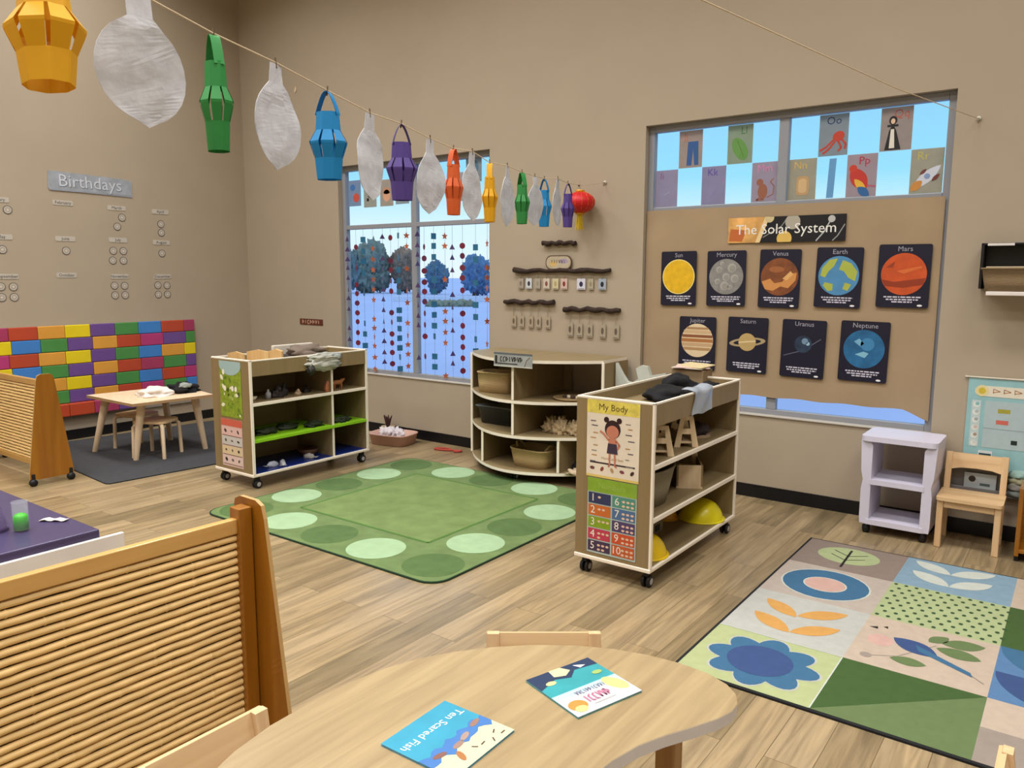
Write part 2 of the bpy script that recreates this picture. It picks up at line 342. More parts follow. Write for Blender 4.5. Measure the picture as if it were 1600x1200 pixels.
# ---------------------------------------------------------------- beads on window 1
SH = {'circle': ('#6e2438', lambda r: circ(0, 0, r, n=16)), 'square': ('#2b6688', lambda r: [(-r, -r), (r, -r), (r, r), (-r, r)]),
      'star': ('#b0603f', lambda r: [(1.25*r*(1 if i % 2 == 0 else .45)*math.sin(i*math.pi/5), 1.25*r*(1 if i % 2 == 0 else .45)*math.cos(i*math.pi/5)) for i in range(10)]),
      'triangle': ('#4b3a66', lambda r: [(-r, -r*.8), (r, -r*.8), (0, r)])}
proto = {}
for k, (col, fn) in SH.items():
    b = MB(FRONT); b.prism(fn(.026), -.0015, .0015, pm('foil_'+k, col, .35, .12, 30)); proto[k] = b
strands = [(540, 'triangle'), (555, 'circle'), (566, 'square'), (581, 'star'), (596.5, 'triangle'), (609, 'circle'), (622, 'square'), (635, 'star'), (652, 'triangle'), (662, 'circle'), (677, 'square'), (694, 'star'), (705, 'triangle'), (722, 'circle'), (740, 'square'), (757, 'star')]
xs_ = [-5.82, -5.70, -5.60, -5.47, -5.34, -5.235, -5.135, -5.03, -4.895, -4.815, -4.70, -4.57, -4.485, -4.37, -4.225, -4.10]
ordn = ['first', 'second', 'third', 'fourth']
cnt = {}
meshc = {}
for (px, k), x in zip(strands, xs_):
    cnt[k] = cnt.get(k, 0)+1
    t = thing('bead_strand', 'string of %s shapes in the big window, %s such string from the left' % ({'circle': 'dark red round', 'square': 'blue square', 'star': 'orange star', 'triangle': 'purple triangle'}[k], ordn[cnt[k]-1]), 'garland', (x, YB+.03, 1.93), 0, 'strings of cut-out shapes in the window')
    b = MB(); b.tube([(0, 0, 0), (0, 0, -1.33)], .0012, pm('thread', '#6d6f78', .8), 5); b.build('thread', t)
    rr = random.Random(px); z = -.06-rr.random()*.05
    while z > -1.34:
        if rr.random() > .22:
            if k not in meshc:
                o = proto[k].build(k+'_cutout', t); meshc[k] = o
            else:
                o = meshc[k].copy(); C.objects.link(o); o.parent = t
            a = rr.choice((0, 0, .3, -.5, 1.1, 1.35)); o.location = (0, -.002, z); o.rotation_euler = (0, 0, a)
        z -= .093+rr.uniform(-.012, .02)
# picture cards on the upper panes of window 1
def paint_card(name, x0, z0, x1, z1, y, col, draw, label, group, cat='picture card'):
    col = '#%02x%02x%02x' % tuple(int(int(col[i:i+2], 16)*.55+k*.45) for i, k in ((1, 222), (3, 212), (5, 190)))
    b = MB(FRONT); w_, h_ = (x1-x0)/2, (z1-z0)/2
    b.prism([(-w_, -h_), (w_, -h_), (w_, h_), (-w_, h_)], 0, .001, pm('card_'+col.strip('#'), col, .6, .04, 20, transl=.66)); draw(b, w_, h_)
    return tag(b.build(name, None, ((x0+x1)/2, y, (z0+z1)/2)), label, cat, group)
G1 = 'picture cards on the upper panes of the beaded window'
yc = YB+.071
def d1(b, w, h): b.flat(circ(.02, -h*.35, w*.5, h*.35), .0014, flat('#c0503f')); b.flat(circ(-w*.3, h*.45, w*.4, h*.25), .0014, flat('#3f6fb0'))
def d2(b, w, h): b.flat(circ(0, -.01, w*.35, h*.2), .0014, flat('#22221f')); b.flat(circ(-.03, -.05, w*.2, h*.14), .0014, flat('#22221f'))
def d3(b, w, h): b.flat(circ(0, -h*.2, w*.55, h*.45), .0014, flat('#cf9d80')); b.flat(circ(0, h*.15, w*.6, h*.25), .0014, flat('#b98a6c'))
def d4(b, w, h): b.flat(circ(0, -h*.1, w*.5, h*.4), .0014, flat('#c98f8a'))
def d5(b, w, h): b.flat(circ(0, 0, w*.6, h*.5), .0014, flat('#4c6f86'))
for x0, z0, col, d, lb in ((-5.83, 2.15, '#7fa3d2', d1, 'blue picture card with a red disc in the upper left window pane'), (-5.62, 2.13, '#b9b6ab', d2, 'beige picture card with a black insect in the upper window'), (-5.40, 2.13, '#c4b3a6', d3, 'peach picture card with a round face in the upper window'), (-5.20, 2.14, '#9fb2c0', d5, 'grey-blue picture card high in the window beside the peach card'), (-4.55, 2.13, '#bcb7c4', d4, 'lilac picture card in the upper right window pane'), (-4.36, 2.28, '#8fa0ae', d5, 'slate picture card in the top right corner of the window')):
    paint_card('picture_card', x0, z0, x0+.17, z0+.24, yc, col, d, lb, G1)

# ---------------------------------------------------------------- alphabet cards on window 2
G2 = 'alphabet cards on the high window'
def lt(b, s, w, h, col, x=0, y=.68, sz=.85): b.text(s, w*x, h*y, h*sz*.62, .002, flat(col))
def aI(b, w, h): lt(b, 'Ii', w, h, '#8a5a86', -.4); b.strip([(-.02, -.05), (.03, -.02)], .004, .002, flat('#a0a8c8'))
def aJ(b, w, h):
    lt(b, 'Jj', w, h, '#b0705a', -.4)
    b.flat([(-.02, .05), (.055, .05), (.06, -.11), (.03, -.11), (.018, 0), (.008, -.11), (-.028, -.11)], .0022, flat('#2f5690'))
def aK(b, w, h): lt(b, 'Kk', w, h, '#5c4aa0', -.1); b.strip([(-.03, -.08), (.03, 0)], .003, .002, flat('#8f88c0'))
def aL(b, w, h): lt(b, 'Ll', w, h, '#4f7a4a', .3); b.flat(circ(0, -.03, .045, .08, rot=.5), .0022, flat('#5f9048')); b.strip([(-.02, .03), (.03, -.09)], .003, .003, flat('#47702f'))
def aM(b, w, h):
    lt(b, 'Mm', w, h, '#c67fa8', 0); m = flat('#8f5a45')
    b.flat(circ(-.01, -.06, .032, .05), .0022, m); b.flat(circ(-.03, .0, .022), .0023, m); b.strip([(.02, -.1), (.06, -.08), (.065, -.03), (.04, 0), (.06, .02)], .006, .0022, m); b.strip([(-.03, -.1), (-.05, -.115), (.0, -.112)], .01, .0022, m)
def aN(b, w, h): lt(b, 'Nn', w, h, '#c8a860', -.15); b.flat(rrect(-.035, -.1, .045, .02, .025), .0022, flat('#b39268')); b.flat(rrect(-.022, -.085, .03, .005, .02), .0025, flat('#c7a87c'))
def aO(b, w, h):
    lt(b, 'Oo', w, h, '#1e3560', 0); m = flat('#b5402f')
    b.flat(circ(.03, -.01, .036, .03, rot=.5), .0022, m)
    for p in ([(.0, -.03), (-.04, -.07), (-.08, -.09)], [(.01, -.04), (-.02, -.08), (-.06, -.11)], [(.03, -.04), (.05, -.08), (.03, -.1)], [(.05, -.03), (.075, -.06), (.07, -.09)]): b.strip(p, .012, .0023, m)
def aP(b, w, h):
    lt(b, 'Pp', w, h, '#a8283c', .15)
    b.flat(leafp(-.06, .05, .03, -.09, .28), .0022, flat('#b8352c')); b.flat(circ(-.05, .045, .022), .0024, flat('#c03a2c')); b.flat(leafp(-.04, -.02, .03, -.1, .2), .0026, flat('#d6a93c')); b.flat(leafp(-.02, -.07, .05, -.125, .28), .0028, flat('#2c5f96')); b.strip([(.02, -.06), (.085, -.07)], .01, .002, flat('#a85a70'))
def aQ(b, w, h):
    lt(b, 'Qq', w, h, '#b05a4a', .3); k = flat('#1d1d22')
    b.flat([(-.06, -.12), (.03, -.12), (0, -.01), (-.02, .03), (-.04, -.01)], .0022, k); b.flat([(-.035, -.11), (-.005, -.11), (-.012, 0), (-.03, 0)], .0025, flat('#d8d4c8')); b.flat(circ(-.02, .05, .022, .026), .0024, k); b.flat(circ(-.02, .046, .012, .016), .0028, flat('#d6b59a')); b.strip([(-.05, .02), (.01, .02)], .012, .0026, k)
def aR(b, w, h):
    lt(b, 'Rr', w, h, '#b8ad5a', -.25)
    b.flat(leafp(-.07, -.1, .075, .03, .16), .0022, flat('#c3c8d6')); b.flat(circ(.005, -.03, .016), .0028, flat('#7f96c0')); b.flat(leafp(-.08, -.11, -.02, -.055, .3), .0026, flat('#c08540')); b.flat(leafp(-.035, -.02, .0, .012, .2), .0026, flat('#6a3a32')); b.flat(leafp(.03, -.06, .07, -.02, .2), .0026, flat('#6a3a32'))
zt, zm, zb = 2.5, 2.245, 1.985
lc = lambda i: (-2.592+.1758*i, -2.592+.1758*(i+1)); rc = lambda i: (-1.648+.1786*i, -1.648+.1786*(i+1))
for (x0, x1), row, col, d, L_, what in ((lc(0), 0, '#a79ac6', aI, 'I', 'a faint drawing'), (lc(1), 1, '#bfa29a', aJ, 'J', 'blue jeans'), (lc(2), 0, '#9b94c6', aK, 'K', 'a faint kite'), (lc(3), 1, '#9bb296', aL, 'L', 'a green leaf'), (lc(4), 0, '#b6a3c0', aM, 'M', 'a brown monkey'), (rc(0), 0, '#bdb39a', aN, 'N', 'a tan nut shape'), (rc(1), 1, '#93a4b4', aO, 'O', 'a red octopus'), (rc(2), 0, '#bfa2b2', aP, 'P', 'a red parrot'), (rc(3), 1, '#b7a09c', aQ, 'Q', 'a queen'), (rc(4), 0, '#bdb6a2', aR, 'R', 'a rocket')):
    z0, z1 = (zb, zm) if row == 0 else (zm, zt)
    paint_card('alphabet_card', x0+.002, z0+.002, x1-.002, z1-.002, yc, col, d, 'alphabet card letter %s with %s on the high window' % (L_, what), G2)
b = MB(FRONT); b.prism([(-.03, -.12), (.012, -.12), (.022, .12), (-.02, .12)], 0, .001, flat('#5f94c4')); tag(b.build('paper_strip', None, (-1.375, yc, 2.11)), 'blue paper strip between the N and P alphabet cards', 'paper strip')

# ---------------------------------------------------------------- kraft paper and planets
b = MB(); NX, NZ = 40, 28; vs_ = []
for j in range(NZ+1):
    for i in range(NX+1):
        u, v = i/NX, j/NZ; x = W2[0]+.006+(W2[1]-W2[0]-.03)*u; zlo = .695-.012*math.sin(u*40)*.3+(-.055*max(0, (u-.93)/.07)); z = zlo+(1.962-zlo)*v
        vs_.append((x, YB+.036+.006*noise.noise(Vector((u*9, v*7, 1)))+.004*math.sin(u*50)*max(0, v-.85)*5, z))
nv = len(vs_); vs_ += [(x, y+.0015, z) for x, y, z in vs_]; fs = []
for j in range(NZ):
    for i in range(NX):
        a = j*(NX+1)+i; q = [a, a+1, a+NX+2, a+NX+1]; fs.append(q); fs.append([k+nv for k in q[::-1]])
b.add(vs_, fs, PAPER, True); tag(b.build('kraft_paper_sheet'), 'large brown kraft paper sheet covering the lower panes of the high window', 'paper')
YP = YB+.026
def planet(name, x0, z1, x1, z0, lab, art, title, tilt=0):
    w_, h_ = (x1-x0)/2, (z1-z0)/2; b = MB(FRONT); b.prism(rrect(-w_, -h_, w_, h_, .012), 0, .002, NAVY)
    grey = flat('#9a9aa6'); wh = flat('#c9c6d6')
    b.rect(-w_*.98, -h_*.98, w_*.98, h_*.98, .0021, NAVY)
    b.text(title, 0, h_*.85, .042, .003, grey)
    art(b)
    rr = random.Random(title)
    for k, yy in enumerate((-.125, -.140, -.154)):
        ww = w_*(.78, .70, .45)[k]*rr.uniform(.85, 1); x = -ww
        while x < ww: l = rr.uniform(.008, .03); b.rect(x, yy-.004, min(ww, x+l), yy+.004, .003, wh); x += l+.005
    b.flat(circ(w_*.68, -h_*.92, .014, .006), .003, flat('#e8e6ea'))
    o = b.build('planet_poster', None, ((x0+x1)/2, YP, (z0+z1)/2)); o.rotation_euler = (0, R(tilt), 0)
    tag(o, lab, 'poster', 'planet posters on brown paper'); return o
def P(col, r=.118): return lambda b: b.flat(circ(0, .012, r, n=36), .0028, flat(col))
def a_sun(b):
    b.flat(circ(0, .012, .122, n=36), .0026, flat('#e8d98a')); b.flat(circ(0, .012, .116, n=36), .003, pm('sun_print', '#dcae1a', .6, .12, 25))
def a_mer(b):
    b.flat(circ(0, .012, .120, n=36), .0026, pm('mercury_print', '#84827f', .6, .15, 25))
    for x, y, r in ((.04, .06, .03), (-.05, .05, .022), (0, .0, .026), (.06, -.01, .028), (-.06, -.03, .02), (-.01, -.06, .03), (.03, -.07, .018), (-.03, .09, .015)): b.flat(circ(x, y+.01, r), .0032, flat('#a29f98')); b.flat(circ(x+.004, y+.006, r*.7), .0035, flat('#8f8c86'))
def a_ven(b):
    b.flat(circ(0, .012, .122, n=36), .0026, pm('venus_print', '#7c4626', .6, .3, 18))
    b.flat([(-.115, -.02), (-.06, .0), (-.03, -.03), (.02, -.02), (.06, .03), (.11, .04), (.105, -.01), (.06, -.06), (.01, -.05), (-.04, -.08), (-.09, -.07)], .003, flat('#c98a4c')); b.flat(circ(-.02, .06, .05, .02), .0031, flat('#9a5f35')); b.flat([(.02, .0), (.07, .05), (.09, .03), (.05, -.01)], .0033, flat('#d8a668'))
def a_ear(b):
    b.flat(circ(0, .012, .122, n=36), .0026, pm('earth_sea_print', '#4b86b4', .6, .1, 15)); g = flat('#a6b04a')
    b.flat([(-.1, .06), (-.06, .11), (-.01, .12), (-.03, .07), (-.06, .04), (-.08, .0), (-.11, .01)], .003, g); b.flat([(-.08, -.03), (-.03, -.04), (-.03, -.08), (-.06, -.085), (-.09, -.05)], .003, g)
    b.flat([(.02, .11), (.07, .09), (.11, .04), (.1, -.02), (.06, -.0), (.03, .04), (.0, .05)], .003, g); b.flat([(.04, -.03), (.08, -.04), (.06, -.08), (.03, -.07)], .003, g)
def a_mar(b):
    b.flat(circ(0, .012, .125, n=36), .0026, pm('mars_print', '#c14f22', .6, .15, 14)); b.flat([(-.12, -.02), (-.05, -.035), (.05, -.02), (.12, -.01), (.11, -.05), (.0, -.07), (-.1, -.06)], .003, flat('#8e3519')); b.flat([(-.1, .05), (-.05, .09), (-.06, .05)], .003, flat('#943a1c')); b.flat([(-.04, .03), (.09, .06), (.1, .05), (.0, .015)], .003, flat('#d06a34'))
def a_jup(b):
    b.flat(circ(0, .02, .118, n=36), .0026, flat('#dcc6a2'))
    for y, h, c in ((.085, .008, '#a8835c'), (.06, .012, '#c9a984'), (.03, .01, '#8a5434'), (.0, .012, '#a9703f'), (-.03, .012, '#c2a07a'), (-.06, .01, '#b08a60')):
        x = math.sqrt(max(0, .117**2-(y)**2)); b.flat([(-x, y+.02-h), (x, y+.02-h), (x*.99, y+.02+h), (-x*.99, y+.02+h)], .003, flat(c))
def a_sat(b):
    b.flat(circ(0, .02, .125, .03, n=36, rot=.12), .0026, flat('#a89470')); b.flat(circ(0, .02, .095, .018, n=36, rot=.12), .0028, NAVY); b.flat(circ(0, .02, .06, n=30), .003, flat('#b89c66')); b.flat([(-.058, .02), (.058, .035), (.058, .025), (-.058, .01)], .0032, flat('#d8c296'))
def a_ura(b):
    b.strip([(-.12, -.05), (0, -.01), (.11, .07)], .006, .0024, flat('#5a5a6c')); b.flat(circ(0, .03, .055, n=30), .0026, pm('uranus_print', '#27384e', .5, .4, 20)); b.flat(circ(.01, .05, .02), .003, flat('#6f8aa6')); b.flat(circ(.03, .035, .012), .003, flat('#8fb4c8'))
def a_nep(b):
    b.flat(circ(0, .015, .12, n=36), .0026, pm('neptune_print', '#23618f', .5, .3, 12)); b.flat([(-.06, .06), (-.02, .03), (.0, .05), (-.03, .08)], .003, flat('#6fa9c8')); b.flat(circ(.02, .045, .04), .003, flat('#3c7fae')); b.flat([(-.05, -.02), (.01, -.04), (.03, -.01), (.0, .0)], .0032, flat('#7db4cc'))
GP = {}
planet('sun', -2.501, 1.672, -2.234, 1.292, 'dark poster of the yellow Sun, leftmost of the upper planet row', a_sun, 'Sun', -.5)
planet('mercury', -2.155, 1.671, -1.882, 1.297, 'dark poster of grey cratered Mercury on brown paper', a_mer, 'Mercury', -.5)
planet('venus', -1.791, 1.674, -1.523, 1.294, 'dark poster of brown Venus on brown paper', a_ven, 'Venus', .5)
planet('earth', -1.428, 1.680, -1.151, 1.305, 'dark poster of blue and green Earth on brown paper', a_ear, 'Earth', 1)
planet('mars', -1.063, 1.692, -.774, 1.315, 'dark poster of orange-red Mars on brown paper', a_mar, 'Mars', .3)
planet('jupiter', -2.347, 1.217, -2.075, .844, 'dark poster of striped tan Jupiter behind the mobile shelf', a_jup, 'Jupiter', 0)
planet('saturn', -1.990, 1.225, -1.714, .850, 'dark poster of ringed Saturn on brown paper', a_sat, 'Saturn', .5)
planet('uranus', -1.622, 1.221, -1.343, .845, 'dark poster of small dark Uranus with a thin ring', a_ura, 'Uranus', 1)
planet('neptune', -1.256, 1.226, -.971, .850, 'dark poster of bright blue Neptune, rightmost of the lower row', a_nep, 'Neptune', .8)
b = MB(FRONT); b.prism([(-.377, -.083), (.377, -.083), (.377, .083), (-.377, .083)], 0, .002, pm('banner_black', '#14151c', .45))
b.flat([(-.377, -.083), (-.19, -.083), (-.13, .083), (-.377, .083)], .0022, pm('banner_gold', '#d3a05c', .5, .35, 9)); b.flat([(-.37, -.07), (-.28, -.075), (-.25, 0), (-.36, .01)], .0024, flat('#b9642f'))
b.flat([(-.19, -.083), (-.16, -.083), (-.1, .083), (-.13, .083)], .0026, flat('#e0c592'))
for x, y, r, c in ((.05, .045, .048, '#a8a294'), (.0, -.06, .048, '#d6b25c'), (.29, .055, .022, '#b4b4b2'), (-.1, .075, .03, '#c7b88a')):
    pts = [(px_, max(-.082, min(.082, py_))) for px_, py_ in circ(x, y, r)]; b.flat(pts, .0028, flat(c))
b.strip([(.28, .04), (.25, -.02), (.2, -.08)], .008, .0026, flat('#b0b0b0')); b.strip([(.37, .02), (.33, -.05), (.3, -.08)], .006, .0026, flat('#9a9a9a')); b.strip([(-.14, -.05), (-.02, .02), (.02, .08)], .006, .0025, flat('#8a8a88'))
b.text('The Solar System', 0, 0, .092, .0034, flat('#e6e4df')); tag(b.build('solar_system_banner', None, (-1.639, YP, 1.803), 0), 'black and gold banner reading The Solar System above the planets', 'banner')

# ---------------------------------------------------------------- wall A: banner, birthday labels
WFA = Matrix.Rotation(R(90), 4, 'Z') @ FRONT   # art facing +X, u -> +Y
b = MB(WFA); b.prism([(-.372, -.06), (-.36, -.075), (0, -.085), (.372, -.09), (.372, .055), (.3, .07), (-.3, .085), (-.365, .082)], 0, .004, pm('silver_foil_banner', '#a7aeb8', .3, .15, 12, metal=.3))
b.text('Birthdays', 0, 0, .15, .0052, flat('#5d6570')); b.text('Birthdays', -.004, .004, .15, .0062, flat('#c3c9d2')); b.rect(-.36, -.082, .36, -.07, .0052, flat('#8f959e')); tag(b.build('birthday_banner', None, (XA+.002, 3.537, 2.305), 0), 'silver foil Birthdays banner above the month labels', 'banner')
months = [('January', 2.765, 2.110, 2), ('February', 3.281, 2.12, 0), ('March', 3.755, 2.108, 3), ('April', 4.18, 2.101, 4), ('May', 2.77, 1.804, 1), ('June', 3.28, 1.808, 1), ('July', 3.748, 1.814, 5), ('August', 4.174, 1.806, 1),
          ('September', 2.79, 1.475, 6), ('October', 3.268, 1.487, 0), ('November', 3.743, 1.476, 6), ('December', 4.167, 1.476, 6)]
lblm = pm('label_card', '#b9b2a6', .5); mpos = {1: [(0, -.105)], 2: [(.07, -.08), (-.05, -.08)], 3: [(.045, -.085), (-.005, -.17)], 4: [(0, -.117), (0, -.2)], 5: [(-.05, -.1), (.045, -.1), (-.06, -.19), (.04, -.19)], 6: [(-.055, -.085), (.04, -.087), (-.055, -.175), (.04, -.175)]}
proto_c = None; cn = 0
where = ['above', 'below', 'left', 'right']
for mth, y, z, k in months:
    b = MB(WFA); b.prism(rrect(-.085, -.022, .085, .022, .01), 0, .002, lblm); b.text(mth, 0, 0, .038, .003, flat('#4a4744')); tag(b.build('month_label', None, (XA+.001, y, z)), 'small white month label reading %s on the left wall' % mth, 'label', 'month labels')
    for i, (dy, dz) in enumerate(mpos.get(k, [])):
        if proto_c is None:
            b = MB(WFA); b.prism(circ(0, 0, .036, n=20), 0, .002, flat('#5f5a55')); b.flat(circ(0, 0, .030, n=20), .0026, flat('#b5ac9e')); b.flat(circ(0, 0, .017, n=14), .003, flat('#8f877b')); b.flat(circ(0, 0, .012, n=14), .0034, flat('#c4bcae')); proto_c = o = b.build('name_badge')
        else: o = proto_c.copy(); C.objects.link(o)
        o.location = (XA+.001, y+dy, z+dz); tag(o, 'small round name badge below the %s label%s' % (mth, '' if len(mpos[k]) == 1 else ', ' + (['upper one', 'lower one'][i] if k in (3, 4) else ['right one', 'left one'][i] if k == 2 else ['upper left', 'upper right', 'lower left', 'lower right'][i])), 'badge', 'round name badges')

# ---------------------------------------------------------------- brick-pattern padded panel
cols = {'p': '#a33a5e', 'r': '#b5472c', 'o': '#d79a3e', 'y': '#e0c91e', 'u': '#6a4a8c', 'g': '#4a8a46', 'b': '#3f7ec6', 'm': '#b23a74'}
rows = ['gbproyugbrp', 'ruyybguorpug', 'gopproyugboy', 'buyybguorpgu', 'rogpoyugbrm', 'ypbgguormgb', 'uprorrrr']
rows = ['gproyugbrp', 'rybguormug', 'gmroyugboy', 'oybguorpgu', 'rbgoyugbrm', 'ygbguoompb', 'bryrrru']
rows = ['gproyugbrp', 'rybguormug', 'gmroyugboy', 'oybguorpgu', 'rbgoyugbrm', 'yobguormgb', 'bryrrpu']
t = thing('brick_pattern_panel', 'padded vinyl wall panel of multicoloured bricks behind the small table', 'wall panel', (XA, 3.5, .09))
b = MB(Matrix.Translation((-XA, -3.5, -.09))); b.bb(XA+.001, XA+.03, 2.0, 4.455, .2, 1.045, pm('panel_backing', '#8d8478', .6)); b.build('backing', t)
bc = None; meshes = {}
ylist = [2.30, 2.52, 2.745, 2.975, 3.2, 3.42, 3.645, 3.87, 4.1, 4.34, 4.455]
for r_, row in enumerate(rows):
    z1 = 1.045-.117*r_; z0 = z1-.117
    for c_, ch in enumerate(row):
        y0, y1 = ylist[c_], ylist[c_+1]
        sh = (.02 if r_ % 2 else 0)-.004*r_
        if c_ > 0: y0 += sh
        if c_ < len(row)-1: y1 += sh
        if r_ == 6: x1 = .085
        else: x1 = .045
        b = MB(Matrix.Translation((-XA, -3.5, -.09))); b.bb(XA+.03, XA+x1+.004*noise.noise(Vector((r_, c_, 0))), y0+.001, y1-.001, z0+.001, z1-.001, pm('vinyl_'+ch, cols[ch], .38, .05, 6), .008); b.build('brick', t)

# ---------------------------------------------------------------- rugs
def rugbase(b, pts, h, mat, edge): b.prism(pts, 0, h, mat, edge)
gm = pm('green_carpet', '#637848', .95, .14, 9, .3); gmd = pm('green_carpet_dark', '#4d6638', .95, .1, 12, .3); gml = pm('mint_carpet', '#94b089', .95, .06, 14, .3); gmi = pm('green_carpet_inner', '#6a7e49', .95, .14, 7, .3); dk = pm('rug_binding', '#1c3520', .9)
x0, x1, y0, y1 = -4.42, -2.44, 2.67, 4.55
t = thing('green_dot_rug', 'square green rug with pale and dark green spots between the shelves', 'rug', ((x0+x1)/2, (y0+y1)/2, 0)); hx, hy = (x1-x0)/2, (y1-y0)/2
b = MB(); b.prism(rrect(-hx, -hy, hx, hy, .11), 0, .009, dk); b.prism(rrect(-hx+.008, -hy+.008, hx-.008, hy-.008, .105), 0, .0095, gm)
for cx, cy in ((-2.63, 2.87), (-3.44, 2.87), (-2.66, 3.62), (-3.43, 4.38), (-4.23, 3.63), (-4.22, 4.36), (-4.24, 2.87), (-2.64, 4.36)): b.flat(circ(cx-(x0+x1)/2, cy-(y0+y1)/2, .165), .0102, gmd)
for cx, cy in ((-3.05, 2.865), (-2.665, 3.26), (-2.655, 3.99), (-3.05, 4.385), (-3.80, 4.38), (-4.22, 4.01), (-4.235, 3.26), (-3.825, 2.885)): b.flat(circ(cx-(x0+x1)/2, cy-(y0+y1)/2, .165), .0105, gml)
q = [(-3.99-(x0+x1)/2, 3.10-(y0+y1)/2), (-2.88-(x0+x1)/2, 3.10-(y0+y1)/2), (-2.88-(x0+x1)/2, 4.18-(y0+y1)/2), (-3.99-(x0+x1)/2, 4.18-(y0+y1)/2)]
b.flat(q, .0106, gmi); b.strip(q+[q[0]], .018, .0109, pm('green_line', '#4a7030', .95)); b.build('pile', t)
# patchwork nature rug
t = thing('patchwork_rug', 'nature patchwork rug with a blue flower, bird and leaves', 'rug', (-.2, 3.575, 0)); ox, oy = .2, -3.575
b = MB(Matrix.Translation((ox, oy, 0))); X = [-1.175, -.672, -.18, .31, .80, 1.29]; Y = [2.655, 3.11, 3.60, 4.07, 4.495]
b.prism([(-1.187, 2.64), (1.3, 2.64), (1.3, 4.505), (-1.187, 4.505)], 0, .008, pm('rug_black_edge', '#15161a', .9))
def car(n, c): return pm('carpet_'+n, [int(c[i:i+2], 16)/255*.86 for i in (1, 3, 5)], .95, .05, 25, .3)
sage, pale, pinkg, taup, beige, sky_, dgr, mgr, tan, blu, blu2, navy2, org, pnk, wht, crm = car('sage', '#b9c48e'), car('pale', '#c3c4bd'), car('pinkgrey', '#c2b5a9'), car('taupe', '#94847a'), car('beige', '#cbb9a6'), car('sky', '#8aa9bd'), car('deepgreen', '#42602c'), car('midgreen', '#6a8050'), car('tan', '#a2958a'), car('denim', '#3f7096'), car('denim2', '#5b84b2'), car('navy', '#3a5488'), car('orange', '#dba458'), car('pink', '#d8b0a4'), car('white', '#d3d9d0'), car('lightgreen', '#b3c08e')
def cell(i, j, m, z=.0084): b.rect(X[i], Y[j], X[i+1], Y[j+1], z, m)
cell(0, 0, sage); cell(0, 1, pale); cell(0, 2, pinkg); cell(0, 3, taup); cell(1, 0, mgr); cell(1, 1, beige); cell(1, 2, crm); cell(1, 3, sky_); cell(2, 0, beige); cell(2, 1, blu2); cell(2, 2, dgr); cell(2, 3, beige); cell(3, 0, pale); cell(3, 1, crm); cell(3, 2, pinkg); cell(3, 3, taup); cell(4, 0, sky_); cell(4, 1, taup); cell(4, 2, sage); cell(4, 3, blu2)
b.flat([(X[1], Y[0]), (X[1], Y[1]), (X[2], Y[1])], .0088, dgr)
b.flat(circ(-.925, 2.885, .125), .0098, navy2)
pet = []
for i in range(64):
    a = 2*math.pi*i/64; r_ = .155+.055*abs(math.cos(4*a)); pet.append((-.915+r_*1.03*math.cos(a), 2.885+r_*math.sin(a)))
b.flat([((x+.915)*1.045-.915, (y-2.885)*1.045+2.885) for x, y in pet], .0088, pale); b.flat(pet, .0092, blu)
for p in ((-1.10, 3.50, -.93, 3.37), (-.93, 3.385, -.75, 3.53), (-1.10, 3.33, -.91, 3.20), (-.91, 3.205, -.74, 3.355)): b.flat(leafp(*p, .2), .0092, org)
b.flat(circ(-.93, 3.835, .205, .20), .0088, wht); b.flat(circ(-.93, 3.835, .197, .192), .009, blu); b.flat(circ(-.93, 3.83, .1, .095), .0094, wht); b.flat(circ(-.93, 3.83, .093, .088), .0098, pnk)
b.flat(circ(-.935, 4.31, .155, .13), .009, crm); b.strip([(-.93, 4.12), (-.94, 4.41)], .012, .0096, BLACK)
for yy in (.0, .07): b.strip([(-1.02, 4.30+yy), (-.935, 4.235+yy), (-.85, 4.30+yy)], .006, .0096, BLACK)
for p in ((-.63, 4.46, -.455, 4.335), (-.455, 4.335, -.27, 4.47), (-.62, 4.30, -.44, 4.16), (-.44, 4.16, -.27, 4.31)): b.flat(leafp(*p, .22), .0092, wht)
rr = random.Random(3)
for i in range(11):
    for j in range(9): b.flat(circ(X[1]+.02+i*.045+(.022 if j % 2 else 0), Y[2]+.025+j*.053, .009, .012, 8), .0092, flat('#2e4a2c'))
b.flat(circ(-.585, 3.36, .05, .055), .0088, pnk); b.flat(leafp(-.545, 3.42, -.37, 3.33, .28), .0092, navy2); b.flat([(-.46, 3.40), (-.44, 3.345), (-.24, 3.235), (-.25, 3.27)], .0095, blu); b.strip([(-.245, 3.25), (-.2, 3.205)], .006, .0095, tan)
for p in ((-.42, 3.46, -.36, 3.55), (-.375, 3.475, -.226, 3.54), (-.388, 3.42, -.227, 3.40), (-.524, 3.222, -.394, 3.231)): b.flat(leafp(*p, .28), .0093, mgr)
b.strip([(-.6, 3.19), (-.5, 3.25), (-.39, 3.44)], .006, .009, tan); b.flat(circ(-.605, 3.19, .022), .0092, tan); b.flat([(-.65, 3.47), (-.62, 3.49), (-.615, 3.465)], .0093, BLACK); b.flat([(-.6, 3.50), (-.585, 3.515), (-.58, 3.49)], .0093, BLACK)
b.rect(X[2], Y[0], X[3], Y[0]+.23, .0088, tan); b.flat(circ(.065, 3.60, .24, .24, 24, 180, 360), .0088, blu); b.flat(circ(.065, 3.35, .24, .24, 24, 180, 360), .0092, navy2)
b.strip([(X[0], Y[1]), (X[1], Y[1]), (X[1], Y[0])], .005, .0094, wht); b.build('pile', t)
